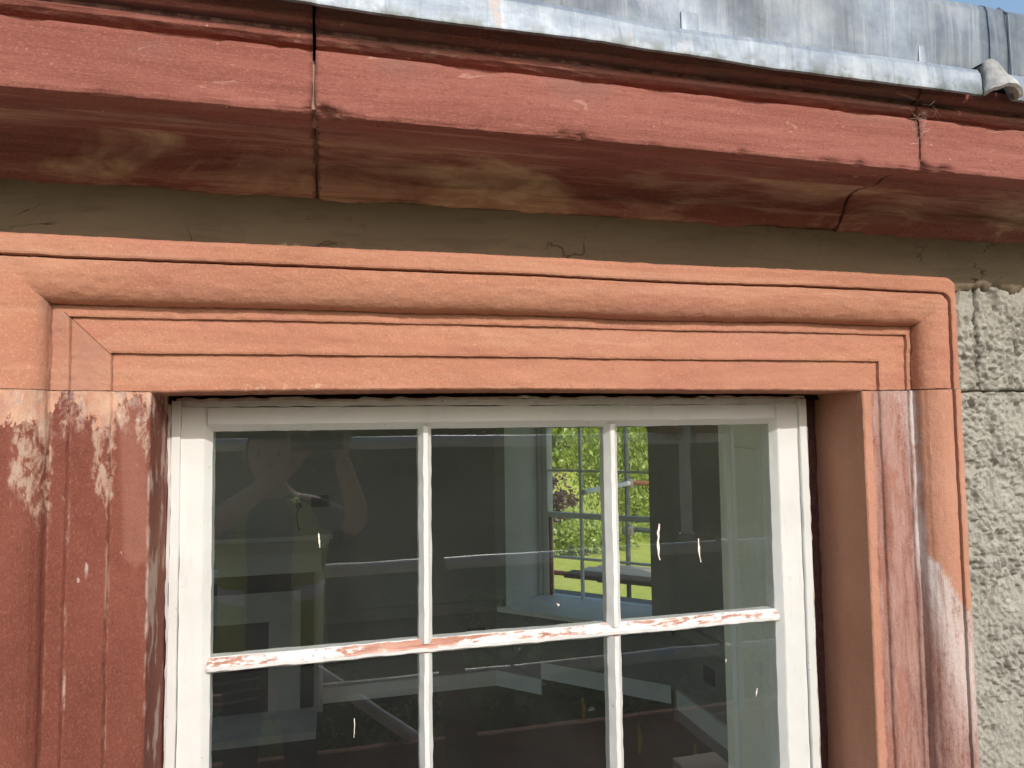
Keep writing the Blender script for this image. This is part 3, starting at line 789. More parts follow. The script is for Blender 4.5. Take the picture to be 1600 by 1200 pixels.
def lintel():
    m = len(SP); stations = []
    oL, oT, oR, pr = SP[:, 0], SP[:, 1], SP[:, 2], SP[:, 3]
    z0 = .0545
    for t in np.linspace(0, 1, 40)[:-1]:
        stations.append(np.stack([OPL - oL, -pr, z0 + t * (np.maximum(OPT + oT, z0 + .0001) - z0)], -1))
    nx = 340
    for t in np.concatenate([np.linspace(0, .975, nx), np.linspace(.976, 1, 24)]):
        stations.append(np.stack([(OPL - oL) + t * ((OPR + oR) - (OPL - oL)), -pr, OPT + oT], -1))
    for t in np.linspace(1, 0, 40)[1:]:
        stations.append(np.stack([OPR + oR, -pr, z0 + t * (np.maximum(OPT + oT, z0 + .0001) - z0)], -1))
    P = np.array(stations)
    gm = 1 + .34 * fbm(P * [1, 1, 1], (14, 5, 14), 3, 77); dev = SP[None, :, 3] * (gm - 1) * (SP[None, :, 3] > .003) * (SP[None, :, 3] < .0112)
    P[..., 1] -= np.clip(dev, -.004, .004)
    P[..., 1] -= .0012 * fbm(P, (22, 1, 60), 3, 91) * (SP[None, :, 3] > -.003)
    # round the outer top corners a little
    out = np.clip((oL - .12) / .04, 0, 1)[None, :, None]
    x1, z1 = (OPR + oR)[None], (OPT + oT)[None]; rr = .017 * np.clip((oR - .105) / .03, 0, 1)[None] + 1e-6
    dx, dz = P[..., 0] - (x1 - rr), P[..., 2] - (z1 - rr); dd = np.hypot(dx, dz); m2 = (dx > 0) & (dz > 0) & (dd > rr)
    P[..., 0] = np.where(m2, x1 - rr + dx / np.maximum(dd, 1e-9) * rr, P[..., 0]); P[..., 2] = np.where(m2, z1 - rr + dz / np.maximum(dd, 1e-9) * rr, P[..., 2])
    P = stone_wobble(P, 60)
    q = P[..., 0]
    # gentle sag and rise of the lower arris, rubbed by hand
    inn = np.exp(-oT / .02)[None, :]
    P[..., 2] += inn * .0030 * np.sin((q - OPL) / (OPR - OPL) * math.pi) * ((q > OPL) & (q < OPR))
    back = P.copy(); back[..., 1] = .12
    Q = np.concatenate([P, back[:, -1:]], 1)
    grid_obj('lintel', Q, M['repair'], surr, sharp=52)
lintel()
def jamb(side, z1, z0, step, mat, seed, amt):
    o = SP[:, 0] if side == 'left' else SP[:, 2]; pr = SP[:, 3].copy()
    for _ in range(8 if side == 'left' else 10):          # worn, rounded steps
        k = (o > .01) & (o < (.168 if side == 'left' else .128)); q = pr.copy(); q[1:-1] = (pr[:-2] + 2 * pr[1:-1] + pr[2:]) / 4; pr = np.where(k, q, pr)
    n = int((z1 - z0) / step) + 2; zs = np.linspace(z1, z0, n)
    X = (OPL - o) if side == 'left' else (OPR + o)
    P = np.stack([np.repeat(X[None], n, 0), np.repeat(-pr[None], n, 0), np.repeat(zs[:, None], len(o), 1)], -1)
    zkeep = P[..., 2].copy()
    P = stone_wobble(P, seed, amt)
    if amt > 1:
        lump = .0011 * fbm(P, (40, 40, 14), 3, seed + 30) * np.clip((pr + .01) / .01, 0, 1)[None]
        P[..., 1] += lump; P[..., 0] += lump * .8
    P[0, :, 2] = z1
    back = P[:, -1:].copy(); back[..., 1] = .12
    Q = np.concatenate([P, back], 1)
    top = Q[:1].copy(); top[..., 1] = .12
    Q = np.concatenate([top, Q], 0)
    return grid_obj('jamb_stone', Q, mat, surr, flip=(side == 'right'), sharp=52)
jamb('left', .0532, -.78, .005, M['old_left'], 80, 1.4)
jamb('left', -.7825, -1.5, .03, M['old_left'], 80, 1.4)
jamb('right', .0532, -.78, .005, M['old_right'], 90, 1.0)
jamb('right', -.7825, -1.5, .03, M['old_right'], 90, 1.0)
MB().box(-.42, 1.06, -.10, .14, -1.62, -1.49).build('sill', M['cornice'], surr, bevel=.006)

# ---- sash window in the opening
sash = thing('sash_window', 'white painted sash window with six-pane sash and flaking glazing bars', 'window', (.31, .12, -1.48))
GY = .1125                        # glass plane
PX = [-.1680, .1305, .1510, .4390, .4632, .7530]          # pane edges left to right
ZT, ZB1, ZB2, ZM = .0, -.3225, -.3445, -.668
def member(name, A, B, mat, wob=.0008, seed=1, parent=None, nseg=70):
    """extrude closed polygon A (at one end) to B (other end) with fine wobble"""
    A = np.array(A, float); B = np.array(B, float)
    A2 = refine(np.vstack([A, A[:1]]), .006, .0008)[:-1]; B2 = refine(np.vstack([B, B[:1]]), .006, .0008)[:-1]
    k = min(len(A2), len(B2)); A2, B2 = A2[:k], B2[:k]
    t = np.linspace(0, 1, nseg)[:, None, None]
    P = A2[None] * (1 - t) + B2[None] * t
    P = P + wob * np.stack([vn(P, 60, seed), vn(P, 60, seed + 1), vn(P, 60, seed + 2)], -1) + wob * .6 * np.stack([vn(P, 9, seed + 3), 0 * P[..., 0], vn(P, 9, seed + 4)], -1)
    return grid_obj(name, P, mat, parent or sash, closed=True, caps=True, sharp=35)
# outer lining boards (box frame), their edge just in front of the sash
def vert_poly(pts, z): return [(x, y, z) for x, y in pts]
member('lining', vert_poly([(-.2205, .094), (-.2100, .094), (-.2090, .0955), (-.2090, .13), (-.2205, .13)], .044), vert_poly([(-.2205, .094), (-.2100, .094), (-.2090, .0955), (-.2090, .13), (-.2205, .13)], -1.47), M['white'], .0009, 3)
member('lining', vert_poly([(.8050, .0955), (.8062, .094), (.8195, .094), (.8195, .13), (.8050, .13)], .044), vert_poly([(.8050, .0955), (.8062, .094), (.8225, .094), (.8225, .13), (.8050, .13)], -1.47), M['white'], .0009, 7)
def hpoly(pts, x): return [(x, y, z) for y, z in pts]
hd = [(.096, .046), (.096, .0365), (.097, .0355), (.13, .0355), (.13, .046)]
member('head_lining', hpoly(hd, -.2085), hpoly(hd, .8045), M['white'], .001, 9, nseg=160)
# sash: stiles, top rail, meeting rail
def stile(x0, x1, inner, seed):
    # inner: +1 glass on +x side
    if inner > 0: pts = [(x0, .100), (x1 - .011, .100), (x1 - .009, .1015), (x1, GY - .001), (x1, .135), (x0, .135)]
    else: pts = [(x0, GY - .001), (x0 + .009, .1015), (x0 + .011, .100), (x1, .100), (x1, .135), (x0, .135)]
    return pts
p = stile(-.2085, PX[0], 1, 0); member('stile', vert_poly(p, .035), vert_poly(p, -.70), M['white'], .0006, 21)
p = stile(PX[5], .8045, -1, 0); member('stile', vert_poly(p, .035), vert_poly(p, -.70), M['white'], .0006, 25)
tr = [(.1005, .0345), (.135, .0345), (.135, ZT), (GY - .001, ZT), (.1020, .0090), (.1005, .0105)]
member('top_rail', hpoly(tr, PX[0] - .006), hpoly(tr, PX[5] + .006), M['white'], .0006, 29, nseg=150)
mr = [(.0995, ZM), (.135, ZM), (.135, -.70), (.0995, -.70)]
member('meeting_rail', hpoly(mr, PX[0] - .004), hpoly(mr, PX[5] + .004), M['white'], .0006, 31)
for a, b, s in ((PX[1], PX[2], 33), (PX[3], PX[4], 37)):
    c = (a + b) / 2
    vb = [(a, .128), (a, GY - .001), (c - .0035, .1000), (c + .0035, .1000), (b, GY - .001), (b, .128)]
    for z1, z0 in ((ZT + .004, ZB1 - .005), (ZB2 + .003, ZM - .002)):
        member('glazing_bar', vert_poly(vb, z1), vert_poly(vb, z0), M['white_worn'], .0007, s)
hb = [(.128, ZB1), (GY - .001, ZB1), (.1015, -.3315), (.0998, -.3345), (.1003, -.3395), (GY - .001, ZB2), (.128, ZB2)]
member('glazing_bar', hpoly(hb, PX[0] - .004), hpoly(hb, PX[5] + .004), M['white_worn'], .0009, 41, nseg=240)
for i in range(3):
    for z1, z0 in ((ZT, ZB1), (ZB2, ZM)):
        x0, x1 = PX[2 * i] - .004, PX[2 * i + 1] + .004
        MB().box(x0, x1, GY, GY + .003, z0 - .004, z1 + .004).build('pane', M['glass'], sash)
# lower sash, one step back, mostly below the picture
ls = MB()
for x0, x1 in ((-.2085, -.165), (.752, .8045), (.131, .151), (.439, .463)): ls.box(x0, x1, .137, .17, -1.46, -.665)
ls.box(-.165, .752, .138, .17, -1.46, -1.39); ls.box(-.165, .752, .138, .17, -.70, -.665); ls.box(-.165, .752, .138, .169, -1.055, -1.035)
ls.build('lower_sash', M['white'], sash)
MB().box(-.17, .755, .15, .153, -1.40, -.69).build('pane', M['glass'], sash)
# cracked mastic between frame and stone, with a crust of old paint along the head
def ragged(name, pts0, pts1, mat, wob, seed, n=150, parent=None):
    return member(name, pts0, pts1, mat, wob, seed, parent, n)
ragged('mastic', vert_poly([(-.229, .112), (-.219, .106), (-.219, .14), (-.229, .14)], .05), vert_poly([(-.229, .112), (-.219, .106), (-.219, .14), (-.229, .14)], -1.4), M['mastic'], .002, 51)
ragged('mastic', vert_poly([(.818, .112), (.862, .122), (.862, .14), (.818, .14)], .05), vert_poly([(.821, .112), (.862, .122), (.862, .14), (.821, .14)], -1.4), M['mastic'], .002, 55)
hm = [(.106, .044), (.120, .060), (.14, .060), (.14, .044)]
ragged('mastic', hpoly(hm, -.226), hpoly(hm, .86), M['mastic'], .0025, 59)
cr = [(.0935, .0440), (.0935, .0475), (.104, .0490), (.11, .0440)]
ragged('paint_crust', hpoly(cr, -.216), hpoly(cr, .815), M['crust'], .0024, 63, 300)
cv = [(.8185, .0940), (.8215, .0965), (.8225, .108), (.8185, .108)]
ragged('paint_crust', vert_poly(cv, .04), vert_poly([(x + .003, y) for x, y in cv], -1.2), M['crust'], .0013, 67, 300)
cv = [(-.2245, .0965), (-.2200, .0945), (-.2200, .106), (-.2245, .106)]
ragged('paint_crust', vert_poly(cv, .04), vert_poly(cv, -1.2), M['white'], .0018, 71, 300)
def drip(x, z, w, h, seed, mat='paint_drip'):
    r = random.Random(seed); n = 9; L, Rr = [], []
    for i in range(n):
        t = i / (n - 1); ww = w * (.35 + .65 * math.sin(math.pi * min(1, t * 1.15 + .05)) ** .7) * r.uniform(.45, 1.1) + .0004
        cx = x + w * .5 * math.sin(3 * t + seed) + r.uniform(-.2, .2) * w
        L.append((cx - ww / 2, z - h * t)); Rr.append((cx + ww / 2, z - h * t))
    o = L + Rr[::-1]
    MB().prism([(a, GY - .0016, b) for a, b in o], [(a, GY - .0002, b) for a, b in o]).build('paint_drip', M[mat], sash)
for k, (x, z, w, h) in enumerate([(.5365, -.166, .0050, .060), (.611, -.194, .0032, .040), (-.018, -.154, .0022, .022), (.354, -.285, .004, .004), (.0333, -.43, .0014, .028), (.7115, -.455, .0022, .014), (.655, -.40, .0013, .006)]):
    drip(x, z, w, h, k + 3)

# cobwebs in the cornice joints
def cobweb(label, cx, cz, sx, sz, n, seed):
    n = int(n * 1.5); r = random.Random(seed); mb = MB()
    for i in range(n):
        a = Vector((cx + r.gauss(0, sx * .8), -.187 - r.uniform(0, .012), cz + r.gauss(0, sz)))
        b = a + Vector((r.gauss(0, sx * .8), r.uniform(-.006, .012), r.gauss(0, sz * .7)))
        m_ = (a + b) / 2 + Vector((r.gauss(0, .004), r.gauss(0, .003), -r.uniform(0, .006)))
        mb.tube([a, (a + m_) / 2 + Vector((r.gauss(0, .001), 0, r.gauss(0, .001))), m_, b], r.uniform(.00007, .00016), 3, False)
    o = mb.build('cobweb', M['web']); props(o, label, 'cobweb')
cobweb('dusty cobweb strands hanging in the cornice joint below the folded lead corner', .816, .425, .016, .015, 22, 3)

# ================================================================== THE ROOM BEHIND THE WINDOW
def struct(name, mb, mat, **k):
    o = mb.build(name, M[mat], **k); return props(o, kind='structure')
FZ = -2.1
struct('room_floor', MB().box(-2.6, 2.75, .45, 5.4, FZ - .15, FZ), 'dark_floor')
struct('ceiling', MB().prism([(-2.7, .45, .72), (2.7, .45, .72), (2.7, 3.95, .72), (1.60, 5.05, .72), (-2.7, 5.05, .72)], [(-2.7, .45, .80), (2.7, .45, .80), (2.7, 3.95, .80), (1.60, 5.05, .80), (-2.7, 5.05, .80)]), 'room_ceiling')
BY = 4.8
CX0, CY0 = 1.316, BY; SQ = math.sqrt(.5)
def cant(s, d): return (CX0 + SQ * s + SQ * d, CY0 - SQ * s + SQ * d)      # point on the canted wall, d out of the room
def cbox(mb, s0, s1, d0, d1, z0, z1):
    q = [cant(s0, d0), cant(s1, d0), cant(s1, d1), cant(s0, d1)]
    return mb.prism([(x, y, z0) for x, y in q], [(x, y, z1) for x, y in q])
S0, S1, SE = .10, 1.345, 1.52
XE = CX0 + SQ * SE; YE = CY0 - SQ * SE
DZ = -1.46
def wall_run(name, mb_up, mb_low):
    a = struct(name, mb_up, 'grey_wall'); return a
struct('wall', MB().box(-2.6, CX0, BY, BY + .3, DZ, .72), 'grey_wall')
struct('wall', MB().box(-2.6, CX0, BY, BY + .3, FZ, DZ - .001), 'dado_wall')
up = MB(); cbox(up, 0, S0, 0, .75, DZ, .72); cbox(up, S1, SE + .3, 0, .75, DZ, .72); cbox(up, S0, S1, .02, .75, .30, .72)
struct('wall', up, 'grey_wall')
lo = MB(); cbox(lo, 0, SE, 0, .75, FZ, DZ - .001); struct('wall', lo, 'dado_wall')
struct('wall', MB().box(XE, XE + .3, .45, .65, DZ, .72).box(XE, XE + .3, 1.5, 1.7, DZ, .72).box(XE, XE + .3, 2.55, YE + .1, DZ, .72).box(XE, XE + .3, .65, 1.5, .5, .72).box(XE, XE + .3, 1.7, 2.55, .5, .72), 'grey_wall')  # unseen openings added in the right wall to let in more daylight
struct('wall', MB().box(XE, XE + .3, .45, .65, FZ, DZ - .001).box(XE, XE + .3, 1.5, 1.7, FZ, DZ - .001).box(XE, XE + .3, 2.55, YE + .1, FZ, DZ - .001), 'dado_wall')  # same added openings carried down to the floor
struct('wall', MB().box(-2.6, -2.3, .45, .6, FZ, .72).box(-2.6, -2.3, 2.5, 2.6, FZ, .72).box(-2.6, -2.3, 4.5, BY, FZ, .72).box(-2.6, -2.3, .6, 2.5, .5, .72).box(-2.6, -2.3, 2.6, 4.5, .5, .72), 'grey_wall')  # left wall out of view, opened up to light the room
struct('dado_rail', MB().box(-2.3, CX0 - .01, BY - .03, BY, -1.50, -1.41).box(-2.3, CX0 - .01, BY - .045, BY - .03, -1.43, -1.412), 'grey_wall')
r_ = MB(); cbox(r_, 0, S0 - .02, -.03, 0, -1.50, -1.41); cbox(r_, S1 + .02, SE - .02, -.03, 0, -1.50, -1.41); struct('dado_rail', r_, 'grey_wall')
struct('dado_rail', MB().box(XE - .03, XE, 2.57, YE - .03, -1.46, -1.37).box(XE - .045, XE - .03, 2.57, YE - .03, -1.39, -1.372), 'grey_wall')
struct('skirting', MB().box(-.06, CX0 - .01, BY - .025, BY, FZ, -1.985), 'room_white')
r_ = MB(); cbox(r_, .0, .43, -.025, 0, FZ, -1.985); struct('skirting', r_, 'room_white')
r_ = MB(); cbox(r_, .43, SE - .03, -.02, 0, -1.985, -1.90); cbox(r_, .43, SE - .03, -.012, 0, FZ, -1.985); struct('skirting', r_, 'black_slate')  # black strip filling the dark gap under the raised white piece
r_ = MB(); cbox(r_, .43, SE - .04, -.03, -.0205, -1.975, -1.85); struct('skirting', r_, 'room_white')
struct('skirting', MB().box(XE - .025, XE, 2.57, YE - .03, -2.0, -1.87), 'room_white')
# splayed, panelled linings of the near window
def lining_panel(x0, y0, x1, y1, z0, z1, t):
    L = Vector((x1 - x0, y1 - y0, 0)); n = Vector((L.y, -L.x, 0)).normalized() * t
    m = MB()
    def strip(a, b, za, zb, off, th):
        A = Vector((x0, y0, 0)) + L * a + n * off; B = Vector((x0, y0, 0)) + L * b + n * off; n2 = n.normalized() * th
        q = [A, B, B + n2, A + n2]
        m.prism([(v.x, v.y, za) for v in q], [(v.x, v.y, zb) for v in q])
    strip(0, 1, z0, z1, 0, .02 * (1 if t > 0 else -1) if False else .02)
    return m, strip
for sx, sgn, nm in ((1, 1, 'r'), (-1, -1, 'l')):
    x0, x1 = (.800, .895) if sx > 0 else (-.205, -.30)
    y0, y1 = .172, .50
    m = MB()
    def strip(a, b, za, zb, o0, o1):
        d = Vector((x1 - x0, y1 - y0, 0)); nn = Vector((d.y, -d.x, 0)).normalized() * sgn      # towards the wall
        A = Vector((x0, y0, 0)) + d * a; B = Vector((x0, y0, 0)) + d * b
        q = [A + nn * o0, B + nn * o0, B + nn * o1, A + nn * o1]
        m.prism([(v.x, v.y, za) for v in q], [(v.x, v.y, zb) for v in q])
    strip(0, 1, -1.5, .055, 0, .03)
    strip(.0, .18, -1.5, .055, -.012, -.001); strip(.82, 1., -1.5, .055, -.012, -.001); strip(.26, .74, -1.35, -.05, -.008, -.001)
    struct('window_lining', m, 'room_white')
struct('window_lining', MB().box(-.33, .93, .172, .50, .056, .072), 'room_white')
struct('window_board', MB().box(-.33, .93, .172, .52, -1.50, -1.47), 'room_white')

# far window in the canted wall
fw = thing('bay_window', 'pale sash window in the far corner of the room, looking onto the garden', 'window', (*cant(.8, .25), DZ))
def fbox(name, pieces, mat, wh=fw):
    m = MB()
    for q in pieces: cbox(m, *q)
    return m.build(name, M[mat], wh)
W0, W1, WD = .232, 1.24, .52
_q = [cant(S0 + .001, .001), cant(.142, WD - .03), cant(.142, WD + .10), cant(S0 - .03, WD + .10), cant(S0 - .03, .001)]
MB().prism([(x, y, DZ) for x, y in _q], [(x, y, .30) for x, y in _q]).build('shutter_lining', M['room_white'], fw)
fbox('sill_board', [(S0 - .05, S1 + .03, -.06, WD - .01, DZ - .035, DZ)], 'room_white')
fbox('frame', [(.1425, W0 - .052, WD - .04, WD + .10, DZ, .30), (W0 - .050, W0, WD - .022, WD + .08, DZ, .30), (W1, W1 + .105, WD - .02, WD + .08, DZ, .30), (W0 + .001, W1 - .001, WD - .018, WD + .075, DZ, -1.475)], 'room_white')
fbox('parting_bead', [(W0 + .0005, W0 + .014, WD - .002, WD + .04, -1.474, -.79)], 'rust_wood')
fbox('meeting_rail', [(W0 + .001, W1 - .001, WD - .012, WD + .04, -.786, -.742)], 'room_white')
gb = [(.539, .020), (.834, .020)]
for c, w in gb:
    fbox('glazing_bar', [(c - w / 2, c + w / 2, WD, WD + .035, -1.4745, -.787)], 'room_white'); fbox('glazing_bar', [(c - w / 2, c + w / 2, WD, WD + .035, -.741, .299)], 'room_white')
for z in (-.381, .0, -1.128):
    fbox('glazing_bar', [(W0 + .002, W1 - .002, WD + .0015, WD + .034, z - .009, z + .009)] , 'room_white')
fbox('pane', [(W0 + .002, W1 - .002, WD + .0155, WD + .0185, -1.4745, -.787)], 'clear'); fbox('pane', [(W0 + .002, W1 - .002, WD + .0155, WD + .0185, -.741, .299)], 'clear')

# fireplace against the back wall
fp = thing('fireplace', 'pale grey fireplace surround with black slips and iron grate', 'fireplace', (-.6, 4.6, FZ))
MB().box(-1.25, -.06, 4.62, 4.80, FZ, -1.066).build('surround', M['mantel_paint'], fp)
MB().box(-1.22, -.075, 4.60, 4.80, -1.062, -.88).build('frieze', M['mantel_paint'], fp)
MB().box(-1.30, .012, 4.45, 4.80, -.805, -.770).box(-1.27, -.015, 4.50, 4.80, -.84, -.806).box(-1.25, -.04, 4.54, 4.80, -.878, -.841).build('mantel_shelf', M['mantel_paint'], fp)
MB().box(-1.15, -.125, 4.595, 4.619, -1.19, -1.068).box(-.222, -.125, 4.595, 4.619, -2.05, -1.191).box(-1.15, -1.05, 4.595, 4.619, -2.05, -1.191).build('slips', M['black_slate'], fp)
MB().box(-1.05, -.222, 4.59, 4.618, -1.405, -1.191).box(-.447, -.222, 4.59, 4.618, -2.05, -1.406).build('marble_panel', M['marble'], fp)
MB().box(-1.05, -.447, 4.60, 4.617, -2.05, -1.406).build('firebox', M['iron'], fp)
for k in range(4):
    z = -1.72 - .07 * k
    MB().tube([(-1.0, 4.56, z), (-.75, 4.50, z), (-.5, 4.56, z)], .010, 6).build('grate_bar', M['socket_metal'], fp)
MB().box(-1.15, -.10, 4.15, 4.60, FZ, -2.05).build('hearth', M['marble'], fp)
def plate(name, label, x, y, z, w, h, cat):
    o = MB().box(x - w / 2, x + w / 2, y - .012, y, z - h / 2, z + h / 2).build(name, M['socket_metal'], bevel=.003); props(o, label, cat); return o
plate('switch_plate', 'dark metal switch plate on the wall above the fireplace', -.09, BY, -.555, .13, .085, 'switch')
plate('wall_socket', 'dark wall socket low on the far wall near the bay corner', 1.145, BY, -1.67, .15, .085, 'socket')
so = MB().box(XE - .012, XE, 3.20, 3.33, -1.68, -1.58).build('wall_socket', M['socket_metal'], bevel=.003); props(so, 'dark wall socket on the side wall under the dado rail', 'socket')
cb = MB().box(-.265, -.225, 4.775, BY, -.60, -.53).tube([(-.245, 4.77, -.58), (-.26, 4.75, -.66), (-.25, 4.755, -.74), (-.235, 4.76, -.78), (-.19, 4.77, -.83)], .007, 6)
props(cb.build('cable_stub', M['phone_black']), 'black cable end hanging from the wall above the mantel shelf', 'cable')

# ================================================================== SCAFFOLD AND GARDEN
def coupler(parent, x, y, z):
    m = MB(); m.box(x - .035, x + .035, y - .035, y + .045, z - .028, z + .028)
    m.tube([(x - .05, y - .02, z - .02), (x - .05, y - .02, z + .045)], .008, 6); m.tube([(x + .045, y + .03, z - .045), (x + .045, y + .03, z + .02)], .008, 6)
    m.box(x - .062, x - .038, y - .032, y - .008, z - .008, z + .012)
    m.build('coupler', M['coupler_steel'], parent, bevel=.006)
def rod(name, pts, mat, parent, r=.0242): return MB().tube(pts, r, 14).build(name, M[mat], parent, True, sharp=60)
DKZ = -1.62
scf = thing('front_scaffold', 'tube scaffold with grey, blue and scabby rails reflected in the glass', 'scaffold', (.6, -1.55, -2.94))
yS = -1.53
rod('rail', [(-2.2, yS, -.045), (1.62, yS, -.055)], 'galvanised', scf)
rod('rail', [(1.30, yS + .055, -.010), (2.4, yS + .055, -.016)], 'rust_tube', scf)
rod('rail', [(-2.2, yS, -.522), (.9, yS, -.520)], 'galvanised', scf)
rod('rail', [(.9, yS, -.520), (3.0, yS, -.512)], 'blue_tube', scf)
rod('rail', [(-.02, yS, -.955), (1.15, yS, -.950)], 'scabby_tube', scf)
rod('rail', [(1.15, yS, -.950), (3.0, yS, -.962)], 'blue_tube', scf)
rod('rail', [(-2.2, yS, -.958), (-.02, yS, -.955)], 'rust_tube', scf)
rod('standard', [(1.425, yS + .06, -.46), (1.432, yS + .06, .30)], 'galvanised', scf)
rod('standard', [(1.652, yS + .055, -2.94), (1.64, yS + .055, -.5)], 'blue_tube', scf)
rod('standard', [(1.640, yS + .055, -.5), (1.628, yS + .055, .40)], 'galvanised', scf)
rod('standard', [(-1.6, yS + .055, -2.94), (-1.6, yS + .055, .40)], 'galvanised', scf)
rod('brace', [(-.30, yS - .10, -.72), (.60, yS - .10, -1.43)], 'galvanised', scf)
for x, z in ((1.43, -.03), (1.645, -.515), (1.65, -.955), (-1.6, -.05), (-1.6, -.52)): coupler(scf, x, yS + .03, z)
MB().tube([(1.425, yS + .06, -.475), (1.425, yS + .06, -.448)], .034, 12).build('base_collar', M['coupler_steel'], scf)
for k, (z0, z1, yy) in enumerate(((-1.415, -1.195, yS - .045), (-1.30, -1.225, yS + .20))):
    MB().box(-2.2 if k == 0 else -.05, 3.0 if k == 0 else .34, yy - .02, yy + .018, z0, z1).build('toe_board', M['toe_timber'], scf, bevel=.004)
for k in range(6):
    y1 = -.17 - k * .228
    MB().box(-2.2, 3.0, y1 - .222, y1, DKZ - .04, DKZ).build('deck_board', M['deck_timber'], scf, bevel=.004)  # boards carried to the wall and paled so sunlight bounces up
for x in (-1.6, 1.65):
    rod('transom', [(x + .06, yS - .1, DKZ - .066), (x + .06, -.15, DKZ - .066)], 'galvanised', scf)
pl = MB().prism([(.335, -1.33, DKZ + .0), (.545, -1.20, DKZ), (.545, -1.165, DKZ), (.335, -1.295, DKZ)][::1], [(.340, -1.47, -.40), (.400, -1.47, -.40), (.400, -1.435, -.40), (.340, -1.435, -.40)])
pl = MB().prism([(.425, -1.20, DKZ), (.585, -1.20, DKZ), (.585, -1.165, DKZ), (.425, -1.165, DKZ)], [(.345, -1.485, -.40), (.395, -1.485, -.40), (.395, -1.455, -.40), (.345, -1.455, -.40)])
props(pl.build('leaning_plank', M['plank_timber']), 'tapered brown plank leaning against the scaffold rails, reflected in the middle panes', 'plank')
rp = thing('tag_rope', 'dark sagging rope with yellow tags strung across the scaffold', 'rope', (1.1, -1.3, -1.05))
rpts = [Vector((.30 + t * 1.45, -1.38 + .10 * t, -.66 - t * .72 - .06 * math.sin(math.pi * t))) for t in np.linspace(0, 1, 24)]
MB().tube(rpts, .0045, 6).build('line', M['rope'], rp)
for t, L in ((.42, .07), (.52, .05), (.57, .10), (.72, .09), (.80, .08)):
    p0 = Vector((.30 + t * 1.45, -1.38 + .10 * t, -.66 - t * .72 - .06 * math.sin(math.pi * t)))
    MB().tube([p0 + Vector((0, 0, .006)), p0 + Vector((.006, .004, -L * .5)), p0 + Vector((.0, .004, -L))], .007, 5, rs=[.005, .009, .005]).build('tag', M['tag_yellow'], rp)
bx = MB().box(1.335, 1.60, -1.19, -1.165, -1.6, -1.06)
props(bx.build('upright_board', M['plank_timber'], bevel=.003), 'square-edged brown board standing upright below the blue rail', 'board')
props(MB().box(1.12, 1.28, -1.04, -.92, -1.62, -1.12).build('timber_block', M['deck_timber'], bevel=.005), 'pale sawn timber block standing at the bottom edge of the glass', 'block')

# scaffold outside the far window
sc2 = thing('garden_scaffold', 'dark tube scaffold with a boarded platform seen through the bay window', 'scaffold', (2.9, 5.6, -3))
def gp(s, d, z): return (*cant(s, d), z)
rod('standard', [gp(.53, 1.6, -3.0), gp(.545, 1.6, 1.5)], 'dark_tube', sc2)
rod('standard', [gp(2.2, 1.6, -3.0), gp(2.2, 1.6, 1.5)], 'dark_tube', sc2)
rod('transom', [gp(.56, 1.66, -.565), gp(.56, .55, -.565)], 'galvanised', sc2)
rod('rail', [gp(.50, 1.66, -.560), gp(2.4, 1.66, -.60)], 'rust_tube', sc2)
rod('rail', [gp(.50, 1.66, -1.02), gp(2.4, 1.66, -1.05)], 'dark_tube', sc2)
rod('rail', [gp(-.6, 1.66, -1.525), gp(.25, 1.66, -1.52)], 'rust_tube', sc2)
rod('rail', [gp(.25, 1.66, -1.52), gp(2.4, 1.66, -1.51)], 'dark_tube', sc2)
for s, z in ((.53, -1.51), (.25, -1.52), (.54, -.57), (.53, -1.03)):
    m = MB(); cbox(m, s - .05, s + .05, 1.58, 1.70, z - .04, z + .04); m.build('coupler', M['coupler_steel'], sc2, bevel=.008)
for k in range(3):
    m = MB(); d = .95 + k * .21; cbox(m, .15 + .07 * k, 2.4, d, d + .20, -1.40, -1.36); m.build('deck_board', M['plank_timber'] if k == 0 else M['deck_timber'], sc2, bevel=.004)

def leaf_cloud(blobs, n, size, seed, long=1.6, droop=0., shell=.55):
    """leaf-sized folded cards scattered in clumps through a crown built of ellipsoid blobs (cx,cy,cz,rx,ry,rz)"""
    g = np.random.default_rng(seed)
    B = np.array(blobs, float); w = (B[:, 3] * B[:, 4] * B[:, 5]) ** .67; w /= w.sum()
    ncl = max(12, n // 34)
    bi = g.choice(len(B), ncl, p=w)
    d = g.normal(size=(ncl, 3)); d /= np.linalg.norm(d, axis=1)[:, None]
    r = shell + (1 - shell) * g.random(ncl) ** .6; r *= 1 + .22 * g.normal(size=ncl) * .6
    cc = B[bi, :3] + d * r[:, None] * B[bi, 3:]
    csz = .20 * B[bi, 3:].mean(1) * (.6 + .8 * g.random(ncl))
    ci = g.integers(0, ncl, n)
    off = g.normal(size=(n, 3)) * csz[ci][:, None] * np.array([1, 1, .75 + droop])
    c = cc[ci] + off
    t = g.normal(size=(n, 3)); t[:, 2] -= droop * 1.6; t /= np.linalg.norm(t, axis=1)[:, None]
    s = g.normal(size=(n, 3)); s -= (s * t).sum(1)[:, None] * t; s /= np.linalg.norm(s, axis=1)[:, None]
    nn = np.cross(t, s)
    L = size * (.6 + .8 * g.random(n))[:, None]; Wd = L / long * .5
    base, tip = c - t * L * .5, c + t * L * .5
    a, b = c + s * Wd + nn * Wd * .3, c - s * Wd + nn * Wd * .3
    V = np.stack([base, a, tip, b], 1).reshape(-1, 3)
    F = np.arange(4 * n).reshape(n, 4)
    return V, F
